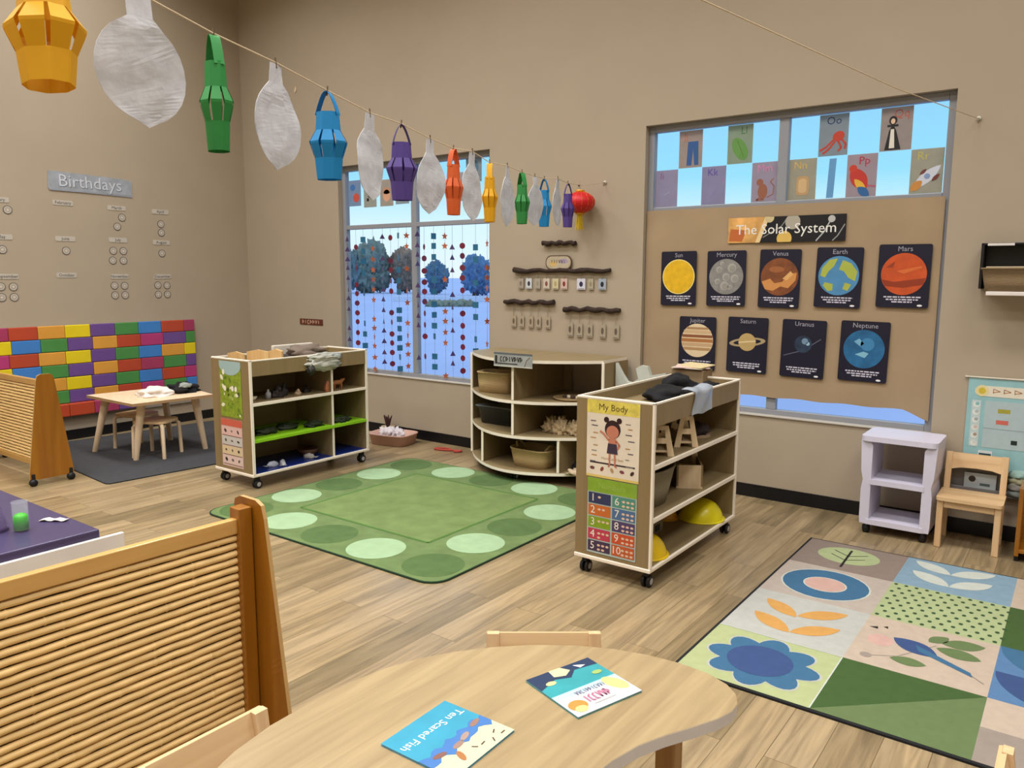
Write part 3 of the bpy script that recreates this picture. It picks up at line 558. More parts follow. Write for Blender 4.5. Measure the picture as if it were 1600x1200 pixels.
# dark rug
b = MB(); b.prism(rrect(-.86, 0, .0, 1.95, .03), 0, .008, pm('charcoal_rug', '#3a3b3e', .95, .08, 30, .3), pm('charcoal_edge', '#17181a', .9)); o = b.build('charcoal_rug', None, (-5.56, 2.63, 0), R(0)); o.data.transform(Matrix.Diagonal((2.05, .9, 1, 1))); o.rotation_euler = (0, 0, R(-5)); tag(o, 'dark charcoal rug under the small table by the brick panel', 'rug')

# ---------------------------------------------------------------- mobile shelves
def caster(root, x, y, zt=.09, r=.03):
    b = MB(); b.bb(x-.014, x+.014, y-.02, y+.02, zt-.035, zt, BLACK, .004); c = b.build('caster', root)
    b = MB()
    for s_ in (-1, 1):
        T = Matrix.Translation((x+s_*.014, y, r)) @ Matrix.Rotation(R(90), 4, 'Y')
        b.lathe([(0, -.009), (r*.8, -.009), (r, -.006), (r, .006), (r*.8, .009), (r*.55, .0095)], BLACK, 20, T=T); b.lathe([(r*.6, .0092*s_), (0, .011*s_)], pm('grey_hub', '#a9a9a9', .4), 20, T=T)
    b.build('wheel', c)
def shelf(label, x, y, L, D, H, m2, m3, divider, name='mobile_shelf'):
    t = thing(name, label, 'shelf', (x, y, 0)); hx, hy = D/2, L/2; e_ = .018
    for s_ in (-1, 1):
        b = MB(); y_ = s_*(hy-e_/2); b.bb(-hx+.003, hx-.012, y_-e_/2, y_+e_/2, .108, H-.012, LAM)
        b.bb(hx-.012, hx, y_-e_/2-.001, y_+e_/2+.001, .108, H-.002, WHITE, .002); b.bb(-hx+.003, hx, y_-e_/2-.001, y_+e_/2+.001, H-.012, H, WHITE, .003); b.build('side_panel', t)
    b = MB(); b.bb(-hx, hx, -hy-.006, hy+.006, .088, .108, WHITE, .004); b.rect(-hx+.02, -hy+.02, hx-.012, hy-.02, .1085, m3 or LAMD); b.build('base_board', t)
    b = MB(); b.bb(-hx, -hx+.014, -hy+e_, hy-e_, .108, H-.012, LAMD); b.bb(-hx, -hx+.014, -hy+e_, hy-e_, H-.012, H-.002, WHITE); b.build('back_panel', t)
    for k, (z, m) in enumerate(((.352, m2), (.612, None))):
        b = MB(); b.bb(-hx+.014, hx-.012, -hy+e_, hy-e_, z-.02, z-.001, LAMD)
        b.rect(-hx+.014, -hy+e_, hx-.014, hy-e_, z-.0005, m or LAMD); b.bb(hx-.013, hx-.001, -hy+e_, hy-e_, z-.022, z, m or WHITE, .002); b.build('shelf_board', t)
    b = MB(); b.bb(-hx+.014, hx-.012, -hy+e_, hy-e_, .825, .84, LAMD); b.build('top_tray', t)
    b = MB(); b.bb(hx-.014, hx-.002, -hy+e_, hy-e_, .80, H-.012, LAM); b.bb(hx-.015, hx-.001, -hy+e_, hy-e_, H-.012, H-.002, WHITE, .002); b.build('apron', t)
    if divider is not None:
        for a, c in ((.108, .33), (.352, .59), (.612, .80)):
            b = MB(); b.bb(-hx+.014, hx-.016, divider-.008, divider+.008, a, c, LAMD); b.bb(hx-.018, hx-.012, divider-.009, divider+.009, a, c, WHITE); b.build('divider', t)
    for sx_ in (-1, 1):
        for sy_ in (-1, 1): caster(t, sx_*(hx-.04), sy_*(hy-.05))
    return t
lime = pm('lime_shelf_liner', '#86c01c', .5, .1); navyl = pm('navy_shelf_liner', '#152a6e', .3, .3, 6)
SR = shelf('mobile shelf with yellow domes inside and black hats on top', -1.797, 3.803, 1.1, .426, .915, None, None, None)
SL = shelf('mobile shelf with a lime shelf and a navy shelf near the small table', -4.832, 3.728, 1.085, .46, .915, lime, navyl, .19)
# posters on end panels
def poster(name, x, y, z, w_, h_, base, draw, label, cat='poster', rz=0, th=.0015):
    b = MB(FRONT); b.prism([(-w_/2, -h_/2), (w_/2, -h_/2), (w_/2, h_/2), (-w_/2, h_/2)], 0, th, base); draw(b, w_/2, h_/2); return tag(b.build(name, None, (x, y, z), rz), label, cat)
def body(b, w, h):
    z = .002; b.rect(-w, h-.065, w, h, z, pm('poster_yellow', '#d8c85a', .6, .2, 30)); b.text('My Body', 0, h-.034, .045, .0026, flat('#5c4a20'))
    b.rect(-w, -h, w, -h+.012, z, flat('#d8c06a')); b.rect(-w+.02, -h+.07, w-.02, -h+.078, z, flat('#3c2a2c')); b.text('Hands and feet', 0, -h+.1, .02, z, flat('#9a7a30'))
    sk, hr, dr = flat('#c07a62'), flat('#2e1418'), flat('#3a3042')
    b.flat(circ(0, .055, .043, .045), .003, hr); b.flat(circ(-.035, .1, .014), .003, hr); b.flat(circ(.035, .1, .014), .003, hr); b.flat(circ(0, .042, .034, .032), .0034, sk)
    b.flat([(-.02, .01), (.02, .01), (.024, -.05), (-.024, -.05)], .0032, sk); b.flat([(-.024, -.015), (.024, -.015), (.03, -.065), (-.03, -.065)], .0036, dr)
    b.strip([(-.02, 0), (-.05, .03), (-.07, .04)], .011, .0032, sk); b.strip([(.02, 0), (.04, -.02), (.026, -.04)], .011, .0032, sk)
    b.strip([(-.014, -.065), (-.014, -.125), (-.022, -.13)], .009, .0032, sk); b.strip([(.014, -.065), (.016, -.125), (.026, -.13)], .009, .0032, sk)
    rr = random.Random(4)
    for i in range(16):
        x = (-.115 if i % 2 else .075)+rr.uniform(-.01, .012); y = .09-(i//2)*.03+rr.uniform(-.005, .005); b.rect(x, y, x+rr.uniform(.02, .038), y+.005, .0026, flat(rr.choice(('#8a8478', '#5a5560', '#b58a50'))))
    for i, c in enumerate(('#6a3a3c', '#8a4038', '#b09060', '#7a3a48', '#3a2226')): b.flat(circ(-.11+.055*i, -h+.045, .013, .008, rot=i), .0028, flat(c))
PY = 3.2515
poster('body_poster', -1.802, PY, .71, .288, .385, pm('poster_cream', '#dfd4c2', .6), body, 'My Body poster of a child with hair buns on the shelf end')
def nums(b, w, h):
    b.rect(-w, h-.07, w, h, .002, pm('poster_green', '#7fa22e', .6, .1, 20)); b.text('Numbers', 0, h-.035, .04, .0026, flat('#93b04e'))
    cs = [['#2f3558', '#4f8a78'], ['#c0672c', '#4a6a92'], ['#7f9a1e', '#4e3c66'], ['#b83a50', '#c04e28'], ['#43304e', '#b8582c']]
    g = (2*h-.07-.008)/5
    for r_ in range(5):
        for c_ in range(2):
            x0 = -w+.006 if c_ == 0 else .004; x1 = -.004 if c_ == 0 else w-.006; y1 = h-.074-g*r_; n = r_+1+5*c_; b.rect(x0, y1-g+.006, x1, y1, .0024, flat(cs[r_][c_]))
            b.text(str(n), x0+.026, y1-g/2+.003, .055, .003, flat('#e6dfd2'))
            for k in range(min(n, 6)): b.flat(circ(x0+.062+(k % 3)*.024, y1-g*.35-(k//3)*.022, .009, .006, 10), .003, flat('#d9b9a0'))
poster('number_poster', -1.80, PY, .320, .272, .385, pm('poster_pale_blue', '#a9b9b4', .6), nums, 'Numbers poster with ten coloured squares below the body poster')
def leafy(b, w, h):
    b.flat([(max(-w, min(w, x)), min(h, y)) for x, y in circ(0, h, .14, .10, 24, 180, 360)], .002, flat('#9fb9bb'))
    rr = random.Random(8)
    for i in range(34):
        x, y = rr.uniform(-w*.85, w*.85), rr.uniform(-h*.9, h*.45); a = rr.uniform(0, 3); l = rr.uniform(.02, .05); b.flat(leafp(max(-w, min(w, x-l*math.cos(a)/2)), y-l*math.sin(a)/2, max(-w, min(w, x+l*math.cos(a)/2)), y+l*math.sin(a)/2, .3), .0024+i*.00003, flat(rr.choice(('#5c7a1a', '#93a838', '#3c4f1a', '#a9b860', '#e8e2cc', '#6a8a24'))))
    for x, y in ((-w*.5, h*.02), (w*.2, h*.04), (w*.5, h*.03), (-w*.6, h*.6)): b.flat(circ(x, y, .015, .02), .0042, flat('#eee8da'))
poster('leaf_poster', -4.83, 3.1845, .695, .255, .40, pm('poster_leaf_green', '#84982a', .6, .25, 30), leafy, 'green leafy poster with pale flowers on the shelf end')
def bugs(b, w, h):
    b.rect(-w, h-.05, w, h, .002, flat('#c8604c')); rr = random.Random(6)
    for r_, c in enumerate(('#d8b4ac', '#c2bfba', '#d3bf9c', '#d6bdb6')):
        y1 = h-.055-r_*.07; b.rect(-w+.004, y1-.062, w-.004, y1, .0022, flat(c)); b.rect(-w+.01, y1-.066, w-.01, y1-.062, .0026, flat('#6a4a44'))
        for k in range(3): b.flat(circ(-w*.6+k*w*.6, y1-.03, rr.uniform(.006, .014), rr.uniform(.01, .018), 10, rot=rr.random()*2), .0028, flat(rr.choice(('#2c2226', '#4a3a3c', '#6a5a55'))))
poster('insect_chart', -4.84, 3.1845, .305, .25, .345, pm('poster_pinkish', '#cdb0a8', .6), bugs, 'pink and cream insect chart below the leafy poster')

# ---------------------------------------------------------------- curved shelf
t = thing('curved_shelf', 'bow-fronted shelf standing between the two windows', 'shelf', (-3.33, 4.95, 0))
def bow(inset=0): 
    P = [(-.6+inset, .165), (-.6+inset, -.18)]
    for i in range(1, 16):
        a = i/16; P.append((-.6+1.2*a, -.18-.345*math.sin(math.pi*a)**.9+inset))
    P += [(.6-inset, -.18), (.6-inset, .165)]; return P
for z in (.085, .345, .60, .895):
    b = MB(); b.prism(bow(), z-.011, z+.011, LAMD, WHITE)
    b.build('shelf_board' if z < .8 and z > .1 else ('top_board' if z > .8 else 'base_board'), t)
for s_ in (-1, 1):
    b = MB(); b.bb(s_*.6-.009, s_*.6+.009, -.178, .165, .097, .883, LAM); b.bb(s_*.6-.01, s_*.6+.01, -.19, -.178, .09, .89, WHITE, .002); b.build('side_panel', t)
b = MB(); b.bb(-.59, .59, .15, .164, .097, .588, LAMD); b.bb(-.59, .12, .15, .164, .612, .883, LAMD); b.build('back_panel', t)
def yb(x): a = (x+.6)/1.2; return -.18-.345*math.sin(math.pi*a)**.9
for x, a, c in ((.05, .612, .884), (.05, .357, .588), (-.3, .097, .333), (.36, .097, .333)):
    f_ = yb(x)+.012; b = MB(); b.bb(x-.009, x+.009, f_, .15, a, c, LAM); b.bb(x-.01, x+.01, f_-.008, f_, a, c, WHITE, .002); b.build('divider', t)
for x, y in ((-.56, -.12), (.56, -.12), (0, -.42), (-.56, .12), (.56, .12)): caster(t, x, y, .075, .026)
# contents
def basket(name, label, loc, w_, d_, h_, mat, rz=0, taper=.88, handles=False, lid=False, cat='basket', sup=5., group=None):
    t = thing(name, label, cat, loc, rz, group); b = MB(); n = 40; prof_o = [(taper, 0), (taper+(1-taper)*.5, h_*.5), (1, h_)]
    b.lathe([(0, .002)]+prof_o+[(1.03, h_), (1.03, h_+.008), (.95, h_+.008), (taper*.95, .01), (0, .01)], mat, n, sup=sup, sxy=(w_/2*1.12, d_/2*1.12)); b.build('woven_body', t)
    if handles:
        for s_ in (-1, 1): b = MB(); b.tube([(s_*w_*.40, -d_*.2, h_), (s_*w_*.47, -d_*.12, h_+.035), (s_*w_*.47, d_*.12, h_+.035), (s_*w_*.40, d_*.2, h_)], .009, mat, 8); b.build('handle', t)
    if lid: b = MB(); b.bb(-w_/2*1.0, w_/2*1.0, -d_/2, d_/2, h_, h_+.014, pm('lid_'+name, '#b9a888', .7), .004); b.build('lid', t)
    return t
WV = weave_mat('tan_wicker', '#b09468', '#c9ae80', 40); WVD = weave_mat('grey_felt_weave', '#7c735c', '#8c836a', 50)
basket('wicker_basket', 'square tan wicker box in the top left bay of the curved shelf', (-3.62, 4.72, .612), .27, .2, .15, WV, .15, .93)
t = thing('storage_bin', 'dark clear plastic bin in the middle left bay of the curved shelf', 'bin', (-3.62, 4.80, .357)); cd = clear('smoke_plastic', '#3c3f40', .75, .2)
b = MB(); b.lathe([(0, 0), (.9, 0), (1, .12), (1.06, .12), (1.06, .128), (.97, .128), (.88, .006), (0, .006)], cd, 32, sup=6, sxy=(.185, .14)); b.build('tub', t)
b = MB(); b.bb(-.19, .19, -.14, .14, .129, .141, clear('smoke_lid', '#6d7272', .8), .004); b.build('lid', t)
basket('wicker_basket', 'tan wicker basket with cut-out handles in the bottom bay of the curved shelf', (-3.24, 4.66, .097), .31, .22, .13, WV, 0, .85, True, sup=3.5)
t = thing('serving_tray', 'round tray with small items in the top right bay of the curved shelf', 'tray', (-2.97, 4.74, .612)); b = MB(); b.lathe([(0, 0), (.12, 0), (.14, .016), (.135, .016), (.115, .005), (0, .005)], pm('wood_tray', '#a98f68', .6), 28); b.build('dish', t)
b = MB()
for i in range(5): b.blob((-.06+.035*i, .01*math.sin(i*3), .006), (.018, .014, .018), pm('pale_pebble', '#d8cdb8', .7) if i % 2 else pm('dark_pebble', '#4a3a30', .7), .2, 2, i, 2)
o = b.build('pebbles', t)
fur = pm('fluffy_beige', '#b9a27e', .95, .15, 30, .6)
for i, (x, y, r_, lb) in enumerate(((-3.13, 4.72, .06, 'fluffy beige ball at left in the middle bay of the curved shelf'), (-3.03, 4.70, .062, 'fluffy beige ball in the centre of the middle bay of the curved shelf'), (-2.93, 4.73, .055, 'fluffy beige ball beside the pale cone on the curved shelf'))):
    b = MB(); b.blob((0, 0, 0), (r_, r_, r_*1.25), fur, .35, 5, i, 4); tag(b.build('pompom', None, (x, y, .357)), lb, 'pompom', 'fluffy balls on the curved shelf')
b = MB(); b.lathe([(0, 0), (.024, 0), (.02, .03), (.006, .075), (0, .078)], pm('pale_cone', '#d6c6ae', .7), 16); tag(b.build('toy_cone', None, (-2.845, 4.70, .357)), 'pale pointed toy cone right of the fluffy balls', 'toy')
b = MB(); b.blob((0, 0, 0), (.09, .09, .08), pm('black_fabric', '#16161a', .85), .4, 2.5, 3); tag(b.build('dark_cloth', None, (-2.85, 4.75, .097)), 'crumpled black cloth in the bottom right bay of the curved shelf', 'cloth')
b = MB(); b.blob((0, 0, 0), (.07, .05, .03), pm('beige_cloth', '#b7a488', .85), .4, 2.5, 6); tag(b.build('folded_cloth', None, (-2.83, 4.61, .097)), 'beige cloth lying in front of the black cloth', 'cloth')
# sign over the top edge of curved shelf
b = MB(FRONT); b.prism([(-.165, -.05), (.165, -.05), (.165, .045), (-.165, .055)], 0, .003, pm('silver_sign', '#9da2a3', .35, .15, 15, metal=.2)); b.rect(-.165, .036, .165, .05, .0034, flat('#5c6062'))
b.rect(-.155, -.028, -.135, .028, .0036, flat('#2a2623')); b.rect(-.155, -.032, .04, -.024, .0036, flat('#35302b')); scrib(b, -.11, -.012, .085, .022, .0038, flat('#2e2925'), .007, 5, 8); b.strip([(.1, -.045), (.115, 0), (.145, .028)], .006, .0036, flat('#6a5448')); b.rect(-.165, -.05, .165, -.042, .0036, flat('#c4c2ba'))
o = b.build('shelf_sign', None, (-3.255, 4.405, .905), R(2)); tag(o, 'silver lettered sign clipped to the top edge of the curved shelf', 'sign')

# things on and in the right shelf
blk = pm('black_wool', '#0e0e12', .9, .3, 20, .5)
t = thing('winter_hat', 'black knitted hat lying flat in front on the mobile shelf', 'hat', (-1.80, 3.84, .8405)); b = MB(); b.blob((0, 0, 0), (.12, .16, .055), blk, .12, 2, 2, 4); b.build('crown', t); b = MB(); b.box((.105, -.05, .035), (.002, .03, .014), flat('#8a8a8a')); b.build('hat_tag', t)
b = MB(); b.blob((0, 0, 0), (.10, .14, .07), blk, .2, 1.8, 7, 4); tag(b.build('winter_glove', None, (-1.86, 4.10, .8405)), 'crumpled black gloves piled on the black hat', 'gloves')
b = MB(); b.blob((0, 0, 0), (.07, .10, .05), blk, .25, 2, 11, 4); tag(b.build('black_scarf', None, (-1.69, 4.13, .8405)), 'black scarf bunched behind the plastic pouch', 'scarf')
b = MB(); cp_ = clear('clear_plastic', '#b9c3d0', .6, .12); vs_ = []
for i in range(9):
    for j in range(9):
        u_, v__ = i/8, j/8; s0 = v__*.16
        x = -1.60 if s0 < .03 else -1.5795; z = .925-max(0, s0-.03); x += .004*math.sin(u_*9+v__*4)+(.03-s0)*(-1.6) if s0 < .03 else .004*math.sin(u_*9+v__*5)
        vs_.append((x, 3.68+.24*u_+.01*math.sin(v__*5), z+.006*math.sin(u_*8)))
k_ = len(vs_); vs_ += [(x+.0025, y, z+.002) for x, y, z in vs_]; fs = []
for i in range(8):
    for j in range(8): a = i*9+j; fs += [[a, a+1, a+10, a+9], [k_+a, k_+a+9, k_+a+10, k_+a+1]]
b.add(vs_, fs, cp_, True); tag(b.build('plastic_pouch'), 'clear plastic pouch hanging over the shelf edge beside the black hat', 'pouch')
b = MB()
for i, (a, c) in enumerate(((0, '#cfc2b4'), (.35, '#d9b9b2'), (-.3, '#c9b88e'))): b.box((.01*i, .01*i, .005+.006*i), (.19, .13, .005), flat(c), Matrix.Rotation(a, 4, 'Z') @ Matrix.Rotation(.05*i, 4, 'X'))
tag(b.build('paper_pile', None, (-1.88, 4.32, .957)), 'loose pile of pink and cream papers behind the black hats', 'papers')
b = MB(); b.bb(-.1, .1, -.07, .07, 0, .112, pm('cardboard', '#8f7a5c', .8), .004); tag(b.build('cardboard_box', None, (-1.88, 4.34, .8405)), 'small box holding up the loose papers on the mobile shelf', 'box')
# handled wooden frames (toy trugs)
def trug(label, loc, rz, L=.16, W_=.13, H=.15):
    t = thing('wooden_tool_caddy', label, 'caddy', loc, rz, 'wooden caddies in the mobile shelf')
    for s_ in (-1, 1):
        b = MB(Matrix.Translation((0, s_*L/2, 0)) @ Matrix.Rotation(0, 4, 'X') @ FRONT)
        o_ = [(-W_/2, 0), (-W_*.27, H), (W_*.27, H), (W_/2, 0), (W_*.32, 0), (W_*.28, .03), (-W_*.28, .03), (-W_*.32, 0)]
        # end board with a round handle hole built from two bars and a bridge
        b.prism([(-W_/2, 0), (-W_*.25, H), (-W_*.08, H), (-W_*.25, 0)], -.006, .006, PLY); b.prism([(W_/2, 0), (W_*.25, H), (W_*.08, H), (W_*.25, 0)], -.006, .006, PLY)
        b.prism([(-W_*.12, H-.022), (-W_*.12, H), (W_*.12, H), (W_*.12, H-.022)], -.0058, .0058, PLY); b.prism([(-W_*.22, H*.42), (-W_*.18, H*.60), (W_*.18, H*.60), (W_*.22, H*.42)], -.0058, .0058, PLY); b.build('end_board', t)
    b = MB(); b.bb(-W_*.3, W_*.3, -L/2, L/2, .02, .03, PLY); b.build('base', t)
    b = MB(); b.bb(-W_*.36, -W_*.30, -L/2, L/2, .02, .08, PLY); b.build('side_slat', t); b = MB(); b.bb(W_*.30, W_*.36, -L/2, L/2, .02, .08, PLY); b.build('side_slat', t)
trug('pale wooden caddy leaning nearest the end panel on the upper shelf', (-1.69, 3.53, .6125), R(35), .13, .13, .155)
trug('pale wooden caddy second on the upper shelf beside the dark shoe', (-1.685, 3.80, .6125), R(40), .13, .13, .165)
t = thing('wooden_box', 'pale wooden box with a cut-out handle end on the middle shelf', 'box', (-1.74, 4.0, .352), R(30)); b = MB(); b.bb(-.07, .07, -.13, .11, .0, .012, PLY); b.bb(-.07, -.06, -.13, .11, .012, .13, LAM); b.bb(.06, .07, -.13, .11, .012, .13, LAM); b.bb(-.06, .06, -.13, -.12, .012, .13, PLY); b.build('tray_body', t)
b = MB(Matrix.Translation((0, .11, 0)) @ FRONT)
for s_ in (-1, 1): b.prism([(s_*.075, 0), (s_*.065, .16), (s_*.035, .16), (s_*.045, 0)], -.006, .006, PLY)
b.prism([(-.04, .14), (-.04, .16), (.04, .16), (.04, .14)], -.0055, .0055, PLY); b.prism([(-.046, .06), (-.044, .08), (.044, .08), (.046, .06)], -.0055, .0055, PLY); b.build('handle_end', t)
basket('felt_basket', 'large grey-green felt basket on the middle shelf of the mobile shelf', (-1.75, 3.51, .3525), .22, .32, .185, WVD, 0, .72, sup=2.6)
yel = pm('yellow_plastic', '#e0bd0c', .3, .06, 5, spec=.6)
def dome(name, label, loc, r, h, group='yellow domes on the bottom shelf', m=yel):
    b = MB(); b.lathe([(r*math.cos(a), h*math.sin(a)) for a in [math.pi/2*i/12 for i in range(13)]]+[(0, h)], m, 36); b.lathe([(r, 0), (r+.012, 0), (r+.012, .006), (r, .008)], m, 36); return tag(b.build(name, None, loc), label, 'toy dome', group)
dome('stepping_dome', 'yellow dome nearest the end panel on the bottom shelf', (-1.715, 3.44, .109), .115, .11)
dome('stepping_dome', 'bright yellow dome at the far end of the bottom shelf', (-1.72, 4.17, .109), .125, .115, m=pm('lemon_plastic', '#e3d61a', .3, .06, 5))
dome('stepping_dome', 'orange-yellow dome half hidden at the back of the bottom shelf', (-1.90, 4.05, .109), .08, .07, m=pm('amber_plastic', '#c8952a', .35))
t = thing('toy_bin', 'dark box with a black square opening behind the front yellow dome', 'box', (-1.87, 3.70, .109)); b = MB(); b.bb(-.08, .08, -.1, .12, 0, .07, pm('taupe_plastic', '#766a52', .5), .006); b.build('tub', t); b = MB(); b.bb(.0805, .084, .02, .07, .02, .055, BLACK); b.build('label_holder', t)
t = thing('toy_shoe', 'dark shoe with a beige sole on the upper shelf', 'shoe', (-1.73, 4.03, .612), R(-50)); b = MB(); b.blob((0, 0, .012), (.05, .09, .05), pm('dark_shoe', '#2a1f22', .7), .2, 2, 4); b.blob((0, -.04, .03), (.035, .04, .06), pm('dark_shoe', '#2a1f22', .7), .2, 2, 9); b.build('upper', t); b = MB(); b.prism(circ(0, 0, .055, .1), 0, .013, pm('sole', '#a58d76', .6)); b.build('sole', t)
# things on and in the left shelf
for i, (x, y, dx, dy, h, rz, lb) in enumerate(((-4.92, 3.30, .16, .012, .075, .15, 'tall pale wooden block at the front corner of the left shelf top'), (-4.83, 3.42, .16, .012, .085, .6, 'slanted pale wooden block beside the front corner block'), (-4.86, 3.60, .10, .03, .075, .5, 'rounded pale wooden block in the middle of the left shelf top'))):
    t = thing('wooden_block', lb, 'block', (x, y, .84), rz, 'wooden blocks on the left shelf'); b = MB(FRONT); b.prism([(-dx/2, 0), (dx/2, 0), (dx/2, h+.02), (0, h+.035), (-dx/2, h+.02)], -dy/2, dy/2, wood('toy_block_wood', '#cfa468', '#debb84', 1, .5, 2)); b.build('board', t)
t = thing('storage_case', 'white and grey case with crumpled wrap on the left shelf top', 'case', (-4.86, 3.86, .84)); 
b = MB(); b.bb(-.17, -.14, -.18, .2, .0, .12, pm('white_case', '#d2cabc', .5), .006); b.bb(-.16, .05, -.16, .17, .012, .05, pm('black_case_inner', '#38332f', .6), .006); b.build('case_body', t)
b = MB(); b.blob((.0, .02, .05), (.10, .15, .05), pm('brown_wrap', '#6f6155', .8), .4, 3, 8); b.build('contents', t)
t = thing('silver_sign_pouch', 'silver plastic-wrapped roll hanging over the front edge of the left shelf', 'pouch', (-4.60, 3.83, .835)); fo = pm('silver_wrap', '#b3b4aa', .3, .2, 14, .5, metal=.2)
b = MB(); b.blob((0, 0, 0), (.045, .165, .05), fo, .18, 3, 3, 4, False); b.blob((.0, .01, .05), (.04, .15, .035), fo, .2, 3, 6, 4, False); b.build('roll', t); b = MB(); b.blob((.015, -.135, -.03), (.03, .03, .04), pm('dark_wrap', '#2e2c26', .5), .3, 3, 2, 3, False); b.build('dark_end', t)
small = [(-4.72, 3.28, .612, .035, .03, '#d5c6b0', 'small cream bowl at the left end of the upper shelf', 'bowl'), (-4.70, 3.40, .612, .02, .07, '#8f8f92', 'small grey bottle on the upper shelf beside the dark figures', 'bottle'),
         (-4.72, 3.49, .612, .045, .10, '#2c2424', 'dark toy figure on the upper shelf', 'toy'), (-4.74, 3.56, .612, .03, .11, '#2c2a2e', 'black winged toy on the upper shelf', 'toy'), (-4.70, 3.66, .612, .025, .045, '#b8a183', 'little tan toy on the upper shelf', 'toy'), (-4.75, 3.78, .612, .03, .06, '#2a211c', 'dark small toy in front of the shelf divider', 'toy'),
         (-4.66, 3.905, .612, .026, .09, '#b5714c', 'orange-brown rounded toy against the shelf divider', 'toy'), (-4.70, 4.04, .612, .05, .075, '#a3683e', 'orange toy animal in the right bay of the upper shelf', 'toy animal')]
for i, (x, y, z, r_, h, c, lb, cat) in enumerate(small):
    t = thing('toy_figure' if 'bo' not in cat else cat, lb, cat, (x, y, z)); m = pm('toy_'+c.strip('#'), c, .6, .15, 20)
    if cat == 'bowl': b = MB(); b.lathe([(0, 0), (r_*.5, 0), (r_, h), (r_*.93, h), (r_*.45, .006), (0, .006)], m); b.build('vessel', t)
    elif cat == 'bottle': b = MB(); b.lathe([(0, 0), (r_, 0), (r_, h*.6), (r_*.4, h*.8), (r_*.4, h), (0, h)], m); b.build('vessel', t)
    elif cat == 'toy animal':
        b = MB(); b.tube([(0, -.05, .045), (0, -.02, .052), (0, .03, .05), (0, .05, .065), (0, .075, .072)], [.014, .02, .02, .014, .006], m, 10); b.build('body', t)
        for s_ in (-1, 1):
            for yy in (-.035, .035): b = MB(); b.tube([(s_*.01, yy, .04), (s_*.012, yy, 0)], [.007, .005], m, 6); b.build('leg', t)
    else: b = MB(); b.blob((0, 0, 0), (r_*.8, r_, h*.45), m, .3, 2, i, 3); b.build('body', t); b = MB(); b.blob((0, r_*.2, h*.5), (r_*.5, r_*.5, h*.3), m, .3, 2, i+5, 3); b.build('head', t)
for i, (y, x, lb) in enumerate(((3.40, -4.75, 'dark flat toy at the left of the lime shelf'), (3.62, -4.78, 'dark long toy in the middle of the lime shelf'), (3.80, -4.70, 'round dark toy in the lime shelf near the divider'), (4.05, -4.68, 'dark toy in the right bay of the lime shelf'))):
    b = MB(); b.blob((0, 0, 0), (.05, .08, .03), pm('dark_green_toy', '#25301c', .6, .3, 20), .4, 2.5, i+20, 3); tag(b.build('toy_creature', None, (x, y, .352)), lb, 'toy', 'dark toys on the lime shelf')
for i, (y, x, c, lb) in enumerate(((3.43, -4.72, '#c9cfe0', 'white sea creature toy at the left of the navy shelf'), (3.50, -4.70, '#d4d6de', 'second white sea creature toy on the navy shelf'), (3.76, -4.72, '#c2bdb8', 'small white shell on the navy shelf by the divider'))):
    t = thing('sea_toy', lb, 'toy', (x, y, .1095), i, 'white sea toys on the navy shelf'); b = MB(); b.blob((0, 0, 0), (.02, .045, .025), pm('sea_'+c.strip('#'), c, .4), .3, 3, i, 3); b.build('body', t)
    b = MB(); b.flat([(0, -.04, ), (.03, -.07), (-.03, -.07)], .01, pm('sea_'+c.strip('#'), c, .4)); b.build('tail', t)
t = thing('toy_bowl', 'brown bowl on the navy shelf by the divider', 'bowl', (-4.78, 3.80, .1095)); b = MB(); b.lathe([(0, 0), (.05, 0), (.085, .06), (.08, .062), (.045, .008), (0, .008)], pm('brown_bowl', '#4a3026', .4), 24); b.build('vessel', t)
b = MB(); b.flat([(-.03, -.1), (.03, -.1), (.02, .03), (-.02, .03)], 0, WHITE); 

# ---------------------------------------------------------------- far small table, stools
def leg_(b, p, q, r1, r2, m, n=10): b.tube([p, q], [r1, r2], m, n, True)
def bird_leg(root, p0, p1, r0_, r1_, m, name='leg'): b = MB(); b.tube([p0, ((p0[0]+p1[0])/2, (p0[1]+p1[1])/2, (p0[2]+p1[2])/2), p1], [r0_, (r0_+r1_)/2, r1_], m, 12); b.build(name, root)
PALE = wood('pale_birch', '#d6bb98', '#e6cfb0', 1, .45, 2)
t = thing('play_table', 'small pale birch table with splayed legs on the charcoal rug', 'table', (-6.28, 3.37, .008), 0)
b = MB(); b.prism([(-.39, -.33), (.36, -.335), (.40, .34), (.05, .40), (-.34, .39)], .468, .49, PALE, pm('birch_edge', '#a98860', .6)); b.build('tabletop', t)
for (x, y, x2, y2) in ((-.28, -.22, -.40, -.29), (.24, -.2, .17, -.235), (.28, .24, .24, .34), (-.25, .27, -.33, .35)): bird_leg(t, (x, y, .468), (x2, y2, 0), .034, .021, PALE)
def stool(label, loc, rz, dupof=None):
    t = thing('stool', label, 'stool', loc, rz, 'bentwood stools under the small table'); H = .285
    b = MB(); b.prism(rrect(-.14, -.14, .14, .14, .07), H, H+.018, MAPLE); b.build('seat', t)
    for sx_ in (-1, 1):
        for sy_ in (-1, 1):
            pts = [(sx_*.08, sy_*.08, H-.008), (sx_*.11, sy_*.11, H-.009), (sx_*.125, sy_*.125, H-.03), (sx_*.132, sy_*.132, 0)]
            b = MB(); b.tube(pts, [.014, .015, .016, .015], PALE, 8); b.build('leg', t)
    return t
S0 = stool('bentwood stool in front, right half under the small table', (-6.14, 3.34, .008), R(30))
dup(S0, (-6.56, 3.40, .008), R(10), 'bentwood stool mostly hidden behind the left leg of the small table')
wt = pm('white_cloth', '#dcd2ca', .8, .05, 10, .2)
